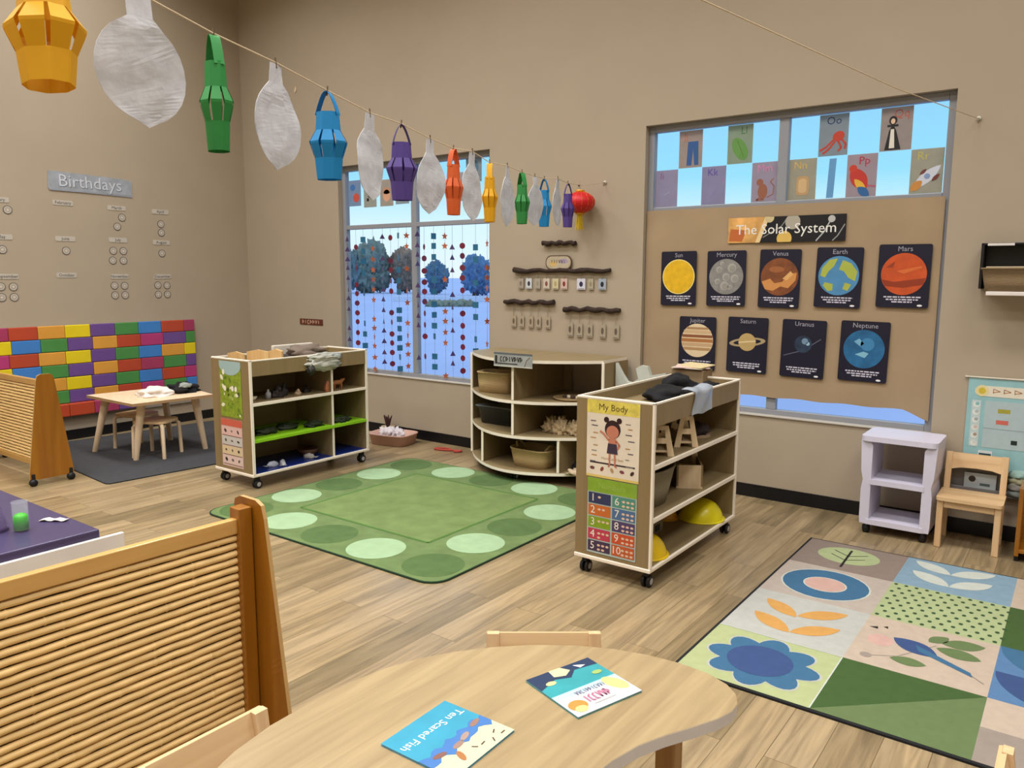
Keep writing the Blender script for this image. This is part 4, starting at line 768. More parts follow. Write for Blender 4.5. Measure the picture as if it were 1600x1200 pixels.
b = MB(); b.blob((0, 0, 0), (.12, .13, .055), wt, .25, 2, 5, 4); tag(b.build('white_cloth_bundle', None, (-6.20, 3.37, .498)), 'crumpled white cloth on the small table', 'cloth')
t = thing('black_mittens', 'black mittens with a grey patch on the small table', 'mittens', (-6.22, 3.63, .498)); b = MB(); b.blob((0, 0, 0), (.12, .13, .06), blk, .3, 2, 12, 4); b.build('mitten', t); b = MB(); b.blob((.08, -.02, .05), (.05, .05, .03), pm('grey_patch', '#8f9590', .6), .2, 2, 3, 3); b.build('cuff', t)

# ---------------------------------------------------------------- bamboo dividers
def divider_panel(label, loc, rz, L, H, tb, bb_, zb0):
    # end board in local XZ plane at y=0 (spans x), panel runs to -Y
    t = thing('bamboo_divider', label, 'divider', loc, rz, 'bamboo room dividers')
    def board(yc_):
        z0 = .055; P_ = [(-bb_, z0), (-bb_*.98, z0+.04)]
        P_ += [(-tb*1.0, H-.05), (-tb*.85, H-.012), (-tb*.5, H), (tb*.5, H), (tb*.85, H-.012), (tb, H-.05)]
        P_ += [(bb_*.98, z0+.04), (bb_, z0), (bb_*.55, z0-.01), (-bb_*.55, z0-.01)]
        b = MB(Matrix.Translation((0, yc_, 0)) @ FRONT); b.prism(P_, -.006, .006, HONEY, pm('maple_edge', '#b8945f', .5)); o = b.build('end_board', t)
        for s_ in (-1, 1):
            b = MB(); b.bb(s_*bb_*.85-.012, s_*bb_*.85+.012, yc_-.012, yc_+.012, .03, .09, BLACK, .003); c = b.build('caster', t)
            b = MB(); T = Matrix.Translation((s_*bb_*.85, yc_, .026)) @ Matrix.Rotation(R(90), 4, 'X'); b.lathe([(0, -.014), (.026, -.012), (.026, .012), (0, .014)], BLACK, 18, T=T); b.build('wheel', c)
    board(0); board(-L)
    for yc_ in (-.03, -L+.03):
        b = MB(); b.bb(-.025, .025, yc_-.021, yc_+.021, .07, H-.02, HONEY, .003); b.build('post', t)
    b = MB(); b.bb(-.013, .013, -L+.05, -.05, H-.095, H-.05, HONEYY, .003); b.build('top_rail', t)
    b = MB(); b.bb(-.013, .013, -L+.05, -.05, .09, .13, HONEYY, .003); b.build('bottom_rail', t)
    n = int((H-.095-.13)/.0232); rr = random.Random(int(L*100)+5)
    for i in range(n):
        z = .13+.0098+i*(H-.095-.13)/n; b = MB(); y = -.052; pts = []; rs = []
        seg = rr.uniform(.05, .3)
        while y > -L+.052:
            pts.append((rr.uniform(-.0015, .0015), y, z+rr.uniform(-.001, .001))); rs.append(.0106)
            seg -= .04
            if seg < 0 and y-.03 > -L+.06:
                y -= .012; pts.append((0, y, z)); rs.append(.0104); y -= .003; pts.append((0, y, z)); rs.append(.0120); y -= .003; pts.append((0, y, z)); rs.append(.0104); seg = rr.uniform(.2, .34)
            y -= .04
        pts.append((0, -L+.052, z)); rs.append(.0106); b.tube(pts, rs, BAMBOO, 8); b.build('bamboo_pole', t)
    b = MB(); b.bb(-.004, .001, -L+.05, -.05, .13, H-.095, pm('pole_gap_shade', '#2e1c0a', .7)); b.build('gap_shade_sheet', t)  # added dark sheet, its colour stands in for shade between the poles
    return t
divider_panel('bamboo room divider in the foreground beside the kidney table', (-1.935, 1.32, 0), R(-2), 1.12, .852, .078, .185, 0)
divider_panel('bamboo room divider far left in front of the brick panel', (-5.93, 2.425, 0), R(-90), 1.15, .795, .062, .15, 0)

# ---------------------------------------------------------------- purple-topped table with slime
t = thing('sensory_table', 'white play table with a dark purple lid at the left edge', 'table', (-3.55, .95, 0))
b = MB(Matrix.Translation((3.55, -.95, 0))); b.bb(-4.10, -3.075, .3, 1.415, .452, .50, pm('purple_lid', '#40385a', .35, .06, 4), .006); b.build('lid', t)
b = MB(Matrix.Translation((3.55, -.95, 0))); b.bb(-4.06, -3.12, .34, 1.38, .30, .452, pm('white_tub', '#cfccca', .5), .01); b.build('tub', t)
b = MB(Matrix.Translation((3.55, -.95, 0))); b.bb(-3.075, -3.055, .3, 1.50, .38, .468, pm('white_board', '#d8d4d0', .5), .002); b.build('side_rail', t)
for x in (-.48, .40):
    for y in (-.55, .38): b = MB(); b.bb(x-.02, x+.02, y-.02, y+.02, 0, .30, pm('white_tub', '#cfccca', .5), .004); b.build('leg', t)
t = thing('slime_beaker', 'clear beaker with bright green slime on the purple lid', 'beaker', (-3.30, 1.222, .50)); b = MB(); b.lathe([(0, 0), (.028, 0), (.029, .004), (.029, .115), (.031, .118), (.0265, .118), (.0265, .006), (0, .004)], clear('clear_beaker', '#dfe8ea', .12, .08), 24); b.build('glass', t)
b = MB(); b.lathe([(0, .006), (.026, .006), (.026, .058), (.02, .066), (.008, .071), (0, .068)], pm('green_slime', '#3fc01e', .25, .15, 40), 24); b.build('slime', t)
t = thing('purple_bottle', 'purple-tinted flask at the left edge of the purple lid', 'flask', (-3.375, 1.155, .50)); b = MB(); b.lathe([(0, 0), (.05, 0), (.05, .02), (.018, .12), (.018, .15), (.02, .152), (.015, .152), (.015, .12), (.045, .02), (0, .006)], clear('violet_glass', '#a08ac0', .45, .08), 28); b.build('glass', t)
b = MB(); b.lathe([(0, .006), (.044, .01), (.03, .07), (0, .072)], pm('purple_slime', '#4a2a72', .3), 24); b.build('slime', t); b = MB(); b.lathe([(0, .152), (.021, .152), (.021, .175), (0, .176)], pm('purple_cap', '#4a2a5a', .4), 20); b.build('stopper', t)
b = MB(); nn = 8; vs_ = []
for i in range(nn+1):
    for s_ in (-1, 1): vs_.append((-.055+.11*i/nn, s_*.017, .003+.006*math.sin(i*.9)**2))
k_ = len(vs_); vs_ += [(x, y, z-.0015) for x, y, z in vs_]
b.add(vs_, [[2*i, 2*i+2, 2*i+3, 2*i+1] for i in range(nn)]+[[k_+2*i+1, k_+2*i+3, k_+2*i+2, k_+2*i] for i in range(nn)], pm('white_paper', '#d8d0ca', .7), True); tag(b.build('paper_slip', None, (-3.33, 1.355, .5005), R(35)), 'curled white paper slip on the purple lid', 'paper')

# ---------------------------------------------------------------- kidney table, books, chairs
t = thing('kidney_table', 'pale wood kidney table with a white edge in the foreground', 'table', (-.95, 1.03, 0))
half = [(-1.316, 1.03), (-1.312, 1.14), (-1.294, 1.235), (-1.262, 1.32), (-1.215, 1.40), (-1.155, 1.475), (-1.08, 1.548), (-.99, 1.612), (-.90, 1.655), (-.82, 1.678), (-.735, 1.688), (-.66, 1.682), (-.605, 1.66), (-.572, 1.63), (-.556, 1.595), (-.555, 1.56), (-.568, 1.515), (-.60, 1.45), (-.632, 1.39), (-.66, 1.325), (-.678, 1.25), (-.685, 1.18), (-.688, 1.10), (-.689, 1.03)]
out = half+[(x, 2.06-y) for x, y in half[-2:0:-1]]; out = [(x+.95, y-1.03) for x, y in out]
b = MB(); b.prism(out, .532, .557, WHITE, pm('white_edge', '#cbc7c6', .4)); b.prism(out, .5571, .5602, WTOP, pm('edge_highlight', '#efe6d4', .35)); b.build('tabletop', t)
for x, y in ((-.69, 1.54), (-1.2, 1.12), (-.69, .52), (-1.2, .90)): b = MB(); b.bb(x+.95-.024, x+.95+.024, y-1.03-.024, y-1.03+.024, 0, .532, wood('leg_wood', '#a07b4e', '#b08a5c', 1, .45, 2), .005); b.build('leg', t)
# book: Ten Scared Fish
def bookc(name, label, cx, cy, w_, h_, rz, draw, page):
    t = thing(name, label, 'book', (cx, cy, .5605), rz); b = MB(); b.bb(-w_/2+.002, w_/2-.002, -h_/2+.002, h_/2-.002, .0005, .0035, flat('#e9e4da')); b.build('pages', t)
    b = MB(); b.bb(-w_/2, w_/2, -h_/2, h_/2, .0035, .0045, page); draw(b, w_/2, h_/2); b.bb(-w_/2, w_/2, -h_/2, h_/2, 0, .0005, page); b.build('cover', t)
def fish(b, w, h): # drawn with its top at +v; placed turned round
    z = .0047; wv_ = [(-w+2*w*k/16, h*.02+.006*math.sin(k*1.9)+.10*h*(k/16)) for k in range(17)]
    hi = [(x, min(h, y+.032+.006*math.sin(k*1.3))) for k, (x, y) in enumerate(wv_)]
    b.flat([(-w, h), (w, h)]+hi[::-1], z, flat('#c8bea2')); b.flat(wv_+hi[::-1], z+.0003, flat('#3d6fae'))
    b.text('Ten Scared Fish', 0, -h*.45, .0285, z+.0003, flat('#e6f2f4'))
    for x, y, a, c in ((-.07, .012, .2, '#8a6a5c'), (-.02, .026, .3, '#9a8378'), (.01, .034, .1, '#8f7468'), (.06, .028, -.2, '#7a5248'), (.035, .062, 1.2, '#a06a38')): b.flat(circ(x, y, .017, .007, 14, rot=a), z+.0006, flat(c))
    for x, y, a in ((-.03, .07, .1), (-.05, .075, 1.0), (-.075, .06, .5), (.0, .06, 2.2), (-.085, .08, 0)): b.strip([(x, y), (x+.013*math.cos(a), y+.013*math.sin(a))], .003, z+.0006, flat('#4a3a2c'))
sea = pm('book_sea_blue', '#3b93b0', .3, .08, 12)
bookc('picture_book', 'Ten Scared Fish picture book, nearer one on the kidney table', -.981, 1.111, .198, .19, R(-89), fish, sea)
def ocean(b, w, h):
    z = .0047; b.flat([(-w, h), (w, h), (w, h*.62), (w*.3, h*.7), (0, h*.45), (-w*.4, h*.6), (-w, h*.35)], z, flat('#1c2f4e')); b.rect(-w, -h, w, -h*.25, z, flat('#c0bfc4')); b.flat([(-w, -h*.25), (w, -h*.25), (w, -h*.02), (-w, -h*.02)], z, flat('#a9cdd2'))
    b.flat([(-w*.3, h), (w*.05, h), (w*.2, h*.75), (-w*.05, h*.6), (-w*.35, h*.7)], z+.0003, flat('#d8cf9a')); b.flat(circ(-w*.68, -h*.62, .024, .02), z+.0003, flat('#d2843a')); b.flat(circ(-w*.70, -h*.78, .016, .012), z+.0006, flat('#e8c07a'))
    b.flat(circ(w*.72, -h*.35, .02, .035, rot=.4), z+.0003, flat('#e0cf7a')); b.flat(circ(-w*.6, h*.5, .014, .008), z+.0006, flat('#d6cf88')); b.flat(circ(w*.7, h*.3, .014, .008), z+.0006, flat('#8fa860')); b.flat([(w*.4, h*.9), (w*.7, h*.75), (w*.5, h*.7)], z+.0006, flat('#dfe4e6'))
    scrib(b, -w*.42, -h*.28, w*.5, -h*.14, z+.0008, flat('#7a6a88'), .0022, 3, 11); scrib(b, -w*.38, -h*.66, w*.38, -h*.4, z+.0008, flat('#b0708a'), .0045, 9, 6); b.rect(-w*.3, -h*.80, w*.35, -h*.77, z+.0006, flat('#a9a7a2'))
bookc('picture_book', 'undersea picture book with a torn-edged dark top, further one on the kidney table', -.866, 1.449, .19, .188, R(72), ocean, pm('book_turquoise', '#38969e', .3, .15, 8))

# chairs
def chair(label, loc, rz, W_=.30, seat=.29, top=.50, group='wooden child chairs', bh=.10, name='child_chair'):
    t = thing(name, label, 'chair', loc, rz, group); D_ = .27; h = W_/2  # faces -Y locally
    for s_ in (-1, 1):
        b = MB(); b.box((s_*(h-.017), -D_/2+.017, seat/2-.01), (.032, .03, seat-.02), MAPLE, None, .005); b.build('leg', t)
        P_ = [(D_/2-.02, 0), (D_/2+.012, 0), (D_/2+.008, seat), (D_/2+.045, top-.02), (D_/2+.036, top), (D_/2+.018, top), (D_/2-.018, seat)]
        T = Matrix(((0, 0, 1, s_*(h-.017)), (1, 0, 0, 0), (0, 1, 0, 0), (0, 0, 0, 1))); b = MB(T); b.prism(P_, -.0155, .0155, MAPLE); b.build('back_leg', t)
    b = MB(); b.prism(rrect(-h-.004, -D_/2-.012, h+.004, D_/2-.02, .02), seat-.018, seat, MAPLEX); b.build('seat', t)
    b = MB(); b.bb(-h+.033, h-.033, -D_/2+.01, -D_/2+.026, seat-.06, seat-.018, MAPLEX, .003); b.build('seat_rail', t)
    b = MB(FRONT); P_ = [(-h+.0, 0), (-h+.0, bh)]+[(h-.0, bh), (h-.0, 0), (h*.75, .004), (h*.5, .014), (0, .018), (-h*.5, .014), (-h*.75, .004)]
    b.prism([(x, y) for x, y in P_], -.008, .008, MAPLEX); o = b.build('backrest', t); o.location = (0, D_/2+.012, top-bh); o.rotation_euler = (R(-14), 0, 0)
    return t
C1 = chair('wooden child chair against the wall beside the white cart', (-.447, 4.925, 0), R(1), .31, .29, .495)
C2 = chair('wooden child chair tucked behind the far side of the kidney table', (-.986, 1.478, 0), R(37), .30, .31, .57, bh=.09)
C3 = chair('wooden child chair between the bamboo divider and the kidney table', (-1.205, .80, 0), R(90), .30, .31, .57, bh=.13)
C4 = chair('wooden child chair cut off at the bottom right corner', (.105, 1.605, 0), R(90), .30, .31, .57)

# ---------------------------------------------------------------- white cart
t = thing('white_cart', 'white plastic three-tier cart under the planet window', 'cart', (-.812, 4.95, 0)); WP = pm('white_plastic', '#cfcbdc', .4, .03, 4)
def ring(y0, y1, w0, z, hh, m=WP):
    b = MB(); b.prism(rrect(-w0, y0, w0, y1, .035), z, z+hh, m); return b
b = ring(-.17, .16, .20, .555, .03); b.build('top_board', t); ring(-.16, .155, .165, .30, .03).build('shelf_board', t); ring(-.16, .155, .175, .06, .03).build('base_board', t)
for s_ in (-1, 1):
    b = MB(FRONT)
    P_ = [(s_*.135, .062), (s_*.182, .062), (s_*.186, .10), (s_*.186, .27), (s_*.178, .325), (s_*.19, .38), (s_*.198, .556), (s_*.15, .556), (s_*.134, .53), (s_*.134, .1)]
    b.prism(P_, -.15, .155, WP); b.build('side_panel', t)
for x in (-.15, .15):
    for y in (-.12, .11): b = MB(); b.lathe([(0, 0), (.018, .004), (.022, .02), (.022, .042), (.012, .05), (.012, .06), (0, .06)], BLACK, 16, c=(x, y, 0)); b.build('caster', t)

# ---------------------------------------------------------------- right wall items
t = thing('pocket_chart', 'teal weather pocket chart hanging behind the child chair', 'chart', (-.2, YB-.004, .66)); x_ = -.33
b = MB(FRONT); b.prism([(x_, -.26), (.35, -.26), (.35, .27), (x_, .27)], 0, .003, pm('teal_fabric', '#8fb9be', .7, .06, 12)); b.build('fabric', t)
b = MB(); b.tube([(x_-.02, -.005, .272), (.37, -.005, .272)], .005, pm('rod', '#c9c4b4', .4), 10); b.build('rod', t)
b = MB(FRONT); b.prism(rrect(x_+.035, .165, .33, .225, .03), .003, .0045, flat('#dcd6c4')); b.flat(circ(x_+.07, .196, .033), .005, flat('#dccf9a')); b.flat(circ(x_+.07, .196, .018), .0055, flat('#c8b23c')); scrib(b, x_+.12, .185, .1, .21, .0052, flat('#b07a50'), .004, 2, 6); b.build('title_card', t)
b = MB(FRONT); b.prism([(x_+.09, -.13), (.33, -.13), (.33, .14), (x_+.09, .14)], .003, .0042, flat('#a9bcc0')); b.rect(x_+.155, .075, x_+.215, .098, .0048, flat('#a09a3a')); b.rect(x_+.15, .01, x_+.21, .034, .0048, flat('#c8685c')); b.rect(x_+.09, -.02, .33, -.016, .0048, flat('#8aa3a8')); b.rect(x_+.23, -.1, x_+.26, -.075, .0048, flat('#1f2a28')); b.build('clear_pocket', t)
b = MB(FRONT); b.prism([(x_+.025, -.13), (x_+.07, -.13), (x_+.07, .14), (x_+.025, .14)], .003, .0042, flat('#b9cacb'))
for i in range(6): b.flat(circ(x_+.048, .115-.045*i, .017, .017, 16), .0048, flat('#d6dcd8')); b.flat(circ(x_+.052, .12-.045*i, .010, .010, 12), .0052, flat(('#7fb3b6', '#a8b4b4', '#9aa4a8', '#c9b4b0', '#a09080', '#c8ccc8')[i]))
b.build('moon_column', t)
b = MB(FRONT); b.prism([(x_+.075, -.21), (x_+.145, -.21), (x_+.145, -.15), (x_+.075, -.15)], .003, .0045, flat('#cfd6d8')); b.rect(x_+.08, -.2, x_+.14, -.165, .005, flat('#20444e')); b.build('number_card', t)
t = thing('book_ledge', 'low grey ledge holding cards behind the child chair', 'ledge', (-.3, YB-.024, .26)); b = MB(); b.bb(-.29, .4, -.022, .022, 0, .015, pm('grey_plastic', '#6f6a68', .5), .003); b.bb(-.29, .4, -.024, -.018, .0, .035, pm('grey_plastic', '#6f6a68', .5), .003); b.bb(-.29, .4, .014, .022, 0, .13, pm('grey_plastic', '#6f6a68', .5), .003); b.build('tray', t)
b = MB(FRONT); b.prism([(-.08, 0), (.08, 0), (.08, .10), (-.08, .10)], 0, .003, flat('#a9b4ba')); b.flat(circ(-.04, .065, .018), .0036, flat('#2c2622')); b.rect(0, .03, .05, .045, .0036, flat('#4c5a60')); o = b.build('picture_card', None, (-.43, YB-.030, .277)); o.rotation_euler = (R(-4), 0, 0); tag(o, 'pale picture card leaning on the grey ledge', 'picture card')
for i, c in enumerate(('#6f7472', '#7c7a74', '#8d8c70', '#86a39c')):
    b = MB(); b.blob((0, 0, 0), (.05, .03, .032), pm('bag_'+c.strip('#'), c, .8, .1, 15), .15, 2, i, 3); tag(b.build('bean_bag', None, (-.245, YB-.036, .276+i*.036)), ['lowest grey', 'second grey', 'olive', 'topmost pale teal'][i]+' bean bag in the stack at the right of the ledge', 'bean bag', 'bean bags stacked on the ledge')
t = thing('wall_organizer', 'black wall organizer shelf at the right edge', 'wall shelf', (-.3, YB, 1.40)); 
b = MB(); b.bb(-.215, -.20, -.10, -.001, .035, .285, BLACK, .003); b.bb(-.2, .3, -.012, -.001, .035, .285, pm('black_panel', '#0f1218', .4), .002); b.bb(-.215, .3, -.10, -.001, .275, .285, BLACK, .002); b.build('panel', t)
b = MB(); b.bb(-.185, -.06, -.108, -.101, .270, .283, flat('#d8d4d0')); b.build('label_strip', t)
b = MB(); b.bb(-.17, .3, -.17, -.001, .0, .022, pm('white_ledge', '#e4dcd8', .4), .003); b.build('ledge', t)
basket('wicker_basket', 'brown wicker basket with a white liner on the black wall organizer', (-.30, YB-.092, 1.423), .36, .14, .12, weave_mat('brown_wicker', '#7d684c', '#96805e', 45), 0, .9, lid=True)
t = thing('wooden_book_rack', 'orange-brown wooden rack standing at the right frame edge', 'rack', (-.02, 4.9, 0)); b = MB(); b.bb(-.20, -.178, -.12, .12, .03, .40, HONEY, .004); b.build('side_board', t); b = MB(); b.bb(-.18, .3, -.12, .12, .05, .07, HONEY, .003); b.bb(-.18, .3, .09, .1, .07, .38, HONEY); b.build('shelf_board', t); b = MB(); b.bb(.3, .322, -.12, .12, .03, .40, HONEY, .004); b.build('side_board', t)
for x in (-.189, .311): b = MB(); b.bb(x-.01, x+.01, -.1, .1, 0, .03, BLACK); b.build('foot', t)

# ---------------------------------------------------------------- wall B between windows: branches
BR = pm('dark_branch', '#33261f', .9, .3, 30, .6); tw = pm('jute', '#8d8070', .8)
def branch(label, x0, x1, z, seed):
    rr = random.Random(seed); n = 14; L_ = x1-x0; b = MB(); b.tube([(L_*(i/n-.5), 0, .006*math.sin(i*1.7+seed)+rr.uniform(-.003, .003)) for i in range(n+1)], [.018+rr.uniform(-.004, .004) for _ in range(n+1)], BR, 8)
    return tag(b.build('branch', None, ((x0+x1)/2, YB-.02, z)), label, 'branch', 'driftwood branches on the wall')
branch('short dark branch, topmost above the oval sign', -3.506, -3.198, 1.748, 1); branch('longest dark branch holding small photo cards', -3.786, -2.892, 1.537, 2); branch('dark branch at lower left with hanging cards', -3.883, -3.391, 1.287, 3); branch('dark branch at lower right with hanging cards', -3.300, -2.804, 1.243, 4)
b = MB(FRONT); b.prism(rrect(-.12, -.055, .12, .055, .05), 0, .008, pm('oval_wood_edge', '#5c4532', .7)); b.prism(rrect(-.112, -.047, .112, .047, .045), .008, .009, pm('oval_wood', '#b3a68e', .6, .15, 20)); b.flat(circ(-.05, -.01, .03, .02), .0095, flat('#c9a866')); b.flat(circ(.05, .01, .04, .02), .0095, flat('#a394a8')); scrib(b, -.07, -.005, .07, .02, .01, flat('#5a4a44'), .005, 11, 6)
o = b.build('oval_sign', None, (-3.355, YB-.012, 1.60)); tag(o, 'oval wooden sign hanging under the topmost branch', 'sign')
def tagc(x, z, ztop, w_, h_, c, c2, lb, cat='photo card', grp='cards hanging from the branches', dz=0):
    t = thing('hanging_card', lb, cat, (x, YB-.012, z), 0, grp); b = MB(FRONT); b.prism(rrect(-w_/2, -h_/2, w_/2, h_/2, .006), 0, .002, flat(c)); b.flat(circ(0, 0, w_*.22, h_*.24, 12), .0026, flat(c2)); b.rect(-w_*.4, -h_*.45, w_*.4, -h_*.40, .0026, flat('#6a625c')); b.build('card', t)
    b = MB(); b.tube([(0, -.003, h_/2-.004), (0, -.006, ztop-z)], .002, tw, 5); b.build('twine', t)
A_ = [(-3.72, .055, '#9f9484', '#7a7068', 'plain grey-tan'), (-3.64, .058, '#c3c8cc', '#2c2c3a', 'pale blue card with a black spot'), (-3.555, .05, '#a39a8c', '#8f867a', 'faint grey'), (-3.47, .058, '#c4b8a8', '#7d4a44', 'cream card with a brown spot'), (-3.385, .055, '#c6bc98', '#a89a6a', 'yellowish'), (-3.305, .058, '#c9aea4', '#7e2f2c', 'pink card with a red spot'), (-3.15, .075, '#c9c9d6', '#2a2644', 'white card with a dark violet oval'), (-3.065, .045, '#a89f88', '#8a8068', 'narrow tan'), (-2.965, .065, '#9aa6b4', '#1c1c26', 'blue-grey card with a black figure')]
for x, w_, c, c2, lb in A_: tagc(x, 1.435, 1.53, w_, .085, c, c2, lb+(' card' if 'card' not in lb else '')+' under the longest branch')
for i, x in enumerate((-3.79, -3.71, -3.62, -3.545, -3.455)): tagc(x, 1.13, 1.28, .05, .10, '#a3957f', '#6a5a4a', 'small tan card under the lower left branch, %s from its left end' % ['first', 'second', 'third', 'fourth', 'fifth'][i])
for i, x in enumerate((-3.245, -3.16, -3.07, -2.955, -2.84)): tagc(x, 1.085, 1.235, .055, .11, '#a19581', '#5f5347', 'small tan card under the lower right branch, %s from its left end' % ['first', 'second', 'third', 'fourth', 'fifth'][i])
b = MB(FRONT); b.prism([(-.178, -.03), (.178, -.03), (.178, .03), (-.178, .03)], 0, .002, pm('brown_sign', '#5e2d22', .5, .3, 20)); scrib(b, -.14, -.018, .14, .018, .003, flat('#c7a088'), .009, 6, 7); tag(b.build('small_brown_sign', None, (-6.353, YB-.003, 1.024)), 'small brown lettered sign left of the beaded window', 'sign')

# ---------------------------------------------------------------- floor things
t = thing('pink_bin', 'low pink tray heaped with white paper on the floor', 'bin', (-4.94, 4.88, 0), R(10)); b = MB(); b.lathe([(0, .004), (.9, .004), (1, .09), (1.03, .09), (1.03, .1), (.96, .1), (.86, .012), (0, .012)], pm('dusty_pink', '#c09a8c', .6), 36, sup=4, sxy=(.20, .15)); b.build('tub', t)
b = MB()
for i in range(6): b.blob((-.09+.035*i, .03*math.sin(i*2.4), .06), (.05, .05, .045), pm('white_tissue', '#d6cdd2', .8), .5, 3, i+30, 3)
tag(b.build('tissue_heap', None, (-4.94, 4.88, .012)), 'crumpled white tissue heaped in the pink tray', 'paper')
b = MB(); P_ = []
for i in range(15): a = i*.55; P_.append((.11*math.cos(a)*(1-.02*i)+.012*i, .04*math.sin(a*1.3), .008))
b.tube(P_, .008, pm('red_scarf', '#b0453a', .7), 6); tag(b.build('red_ribbon', None, (-4.44, 4.94, .002)), 'coral red ribbon lying on the floor by the wall', 'ribbon')
t = thing('plant_stick', 'small dark plant in a beige pot behind the left shelf', 'plant', (-5.19, 5.06, 0)); b = MB(); b.lathe([(0, 0), (.05, 0), (.065, .10), (.058, .10), (.045, .01), (0, .01)], pm('beige_pot', '#b5a184', .7), 20); b.build('pot', t)
b = MB()
for i in range(6): b.tube([(0, 0, .06), (.02*math.cos(i), .015*math.sin(i), .15), (.05*math.cos(i), .03*math.sin(i), .2)], [.008, .012, .003], pm('dark_red_leaf', '#3f2022', .7), 6)
b.build('leaves', t)
t = thing('white_easel', 'white plastic stand with a raised peg behind the mobile shelf', 'stand', (-2.38, 4.93, 0)); b = MB(FRONT)
b.prism([(-.33, .0), (-.33, .88), (-.28, .80), (-.24, .75), (-.20, .745), (-.13, .79), (.06, .835), (.06, 0)], -.02, .02, pm('grey_white_plastic', '#bfc3bb', .5)); b.prism([(-.15, .78), (-.17, .85), (-.13, .875), (-.08, .87), (-.055, .80)], -.018, .018, pm('grey_white_plastic', '#bfc3bb', .5)); b.build('panel', t)
for x in (-.28, .03): b = MB(); b.bb(x-.02, x+.02, -.1, .12, 0, .03, pm('grey_white_plastic', '#bfc3bb', .5), .005); b.build('foot', t)

# ---------------------------------------------------------------- lantern garland
LC = {'yellow': '#e2a90e', 'green': '#2f8a42', 'blue': '#1583c0', 'purple': '#54408a', 'orange': '#d8622c'}
hang = [('yellow', -1.815, .800, 2.161, .275, .15), ('white', -1.912, 1.058, 2.169, .320, .21), ('green', -1.973, 1.299, 2.142, .306, .10), ('white', -2.036, 1.547, 2.128, .321, .2), ('blue', -2.100, 1.797, 2.102, .285, .12), ('white', -2.164, 2.048, 2.079, .319, .2), ('purple', -2.219, 2.264, 2.079, .288, .11), ('white', -2.279, 2.496, 2.061, .315, .2), ('orange', -2.332, 2.704, 2.053, .286, .09), ('white', -2.381, 2.897, 2.068, .329, .2), ('yellow', -2.430, 3.089, 2.044, .283, .09), ('white', -2.486, 3.309, 2.057, .315, .22), ('green', -2.537, 3.510, 2.050, .272, .09), ('white', -2.586, 3.700, 2.052, .284, .2), ('blue', -2.625, 3.854, 2.056, .272, .085), ('white', -2.684, 4.087, 2.082, .291, .2), ('purple', -2.734, 4.281, 2.077, .271, .08)]
b = MB(); pts = [(-1.45, -2.98, 2.45), (-1.70, -.6, 2.28), (-1.80, .4, 2.19)]+[(h[1], h[2], h[3]+.004) for h in hang]+[(-2.815, 4.6, 2.10), (-2.95, 5.06, 2.17), (-2.962, 5.135, 2.182)]
b.tube(pts, .0022, STRING, 6); tag(b.build('garland_string'), 'cord carrying the paper lanterns across the room to the back wall', 'string')
b = MB(); b.tube([(-1.45, -2.98, 2.5), (-1.30, .6, 2.29), (-1.02, 2.35, 2.325), (-.80, 4.0, 2.35), (-.592, 5.135, 2.37)], .0022, STRING, 6); tag(b.build('bare_string'), 'bare cord crossing in front of the high window', 'string')
for nm, x, z, lb in (('wall_hook', -2.962, 2.182, 'small wall hook at the end of the lantern cord'), ('wall_hook', -.59, 2.373, 'small white wall hook right of the high window')):
    b = MB(); b.lathe([(0, -.006), (.012, -.006), (.012, .004), (0, .004)], pm('hook_base', '#c9c2b4', .5), 14, T=Matrix.Rotation(R(90), 4, 'X')); b.tube([(0, -.004, 0), (0, -.02, -.004), (0, -.022, -.02), (0, -.012, -.028)], .003, pm('hook_metal', '#8a8178', .4), 6); tag(b.build(nm, None, (x, YB-.006, z)), lb, 'hook', 'wall hooks')
wpaper = None; wh = pm('crumpled_white_paper', '#cdced3', .7, .09, 22, .4, transl=.25); seen = {}
ang0 = math.atan2(3.2, -.85)
clip = pm('wood_clip', '#6a5a48', .7)
names = ['first', 'second', 'third', 'fourth', 'fifth', 'sixth', 'seventh', 'eighth']
wi = 0
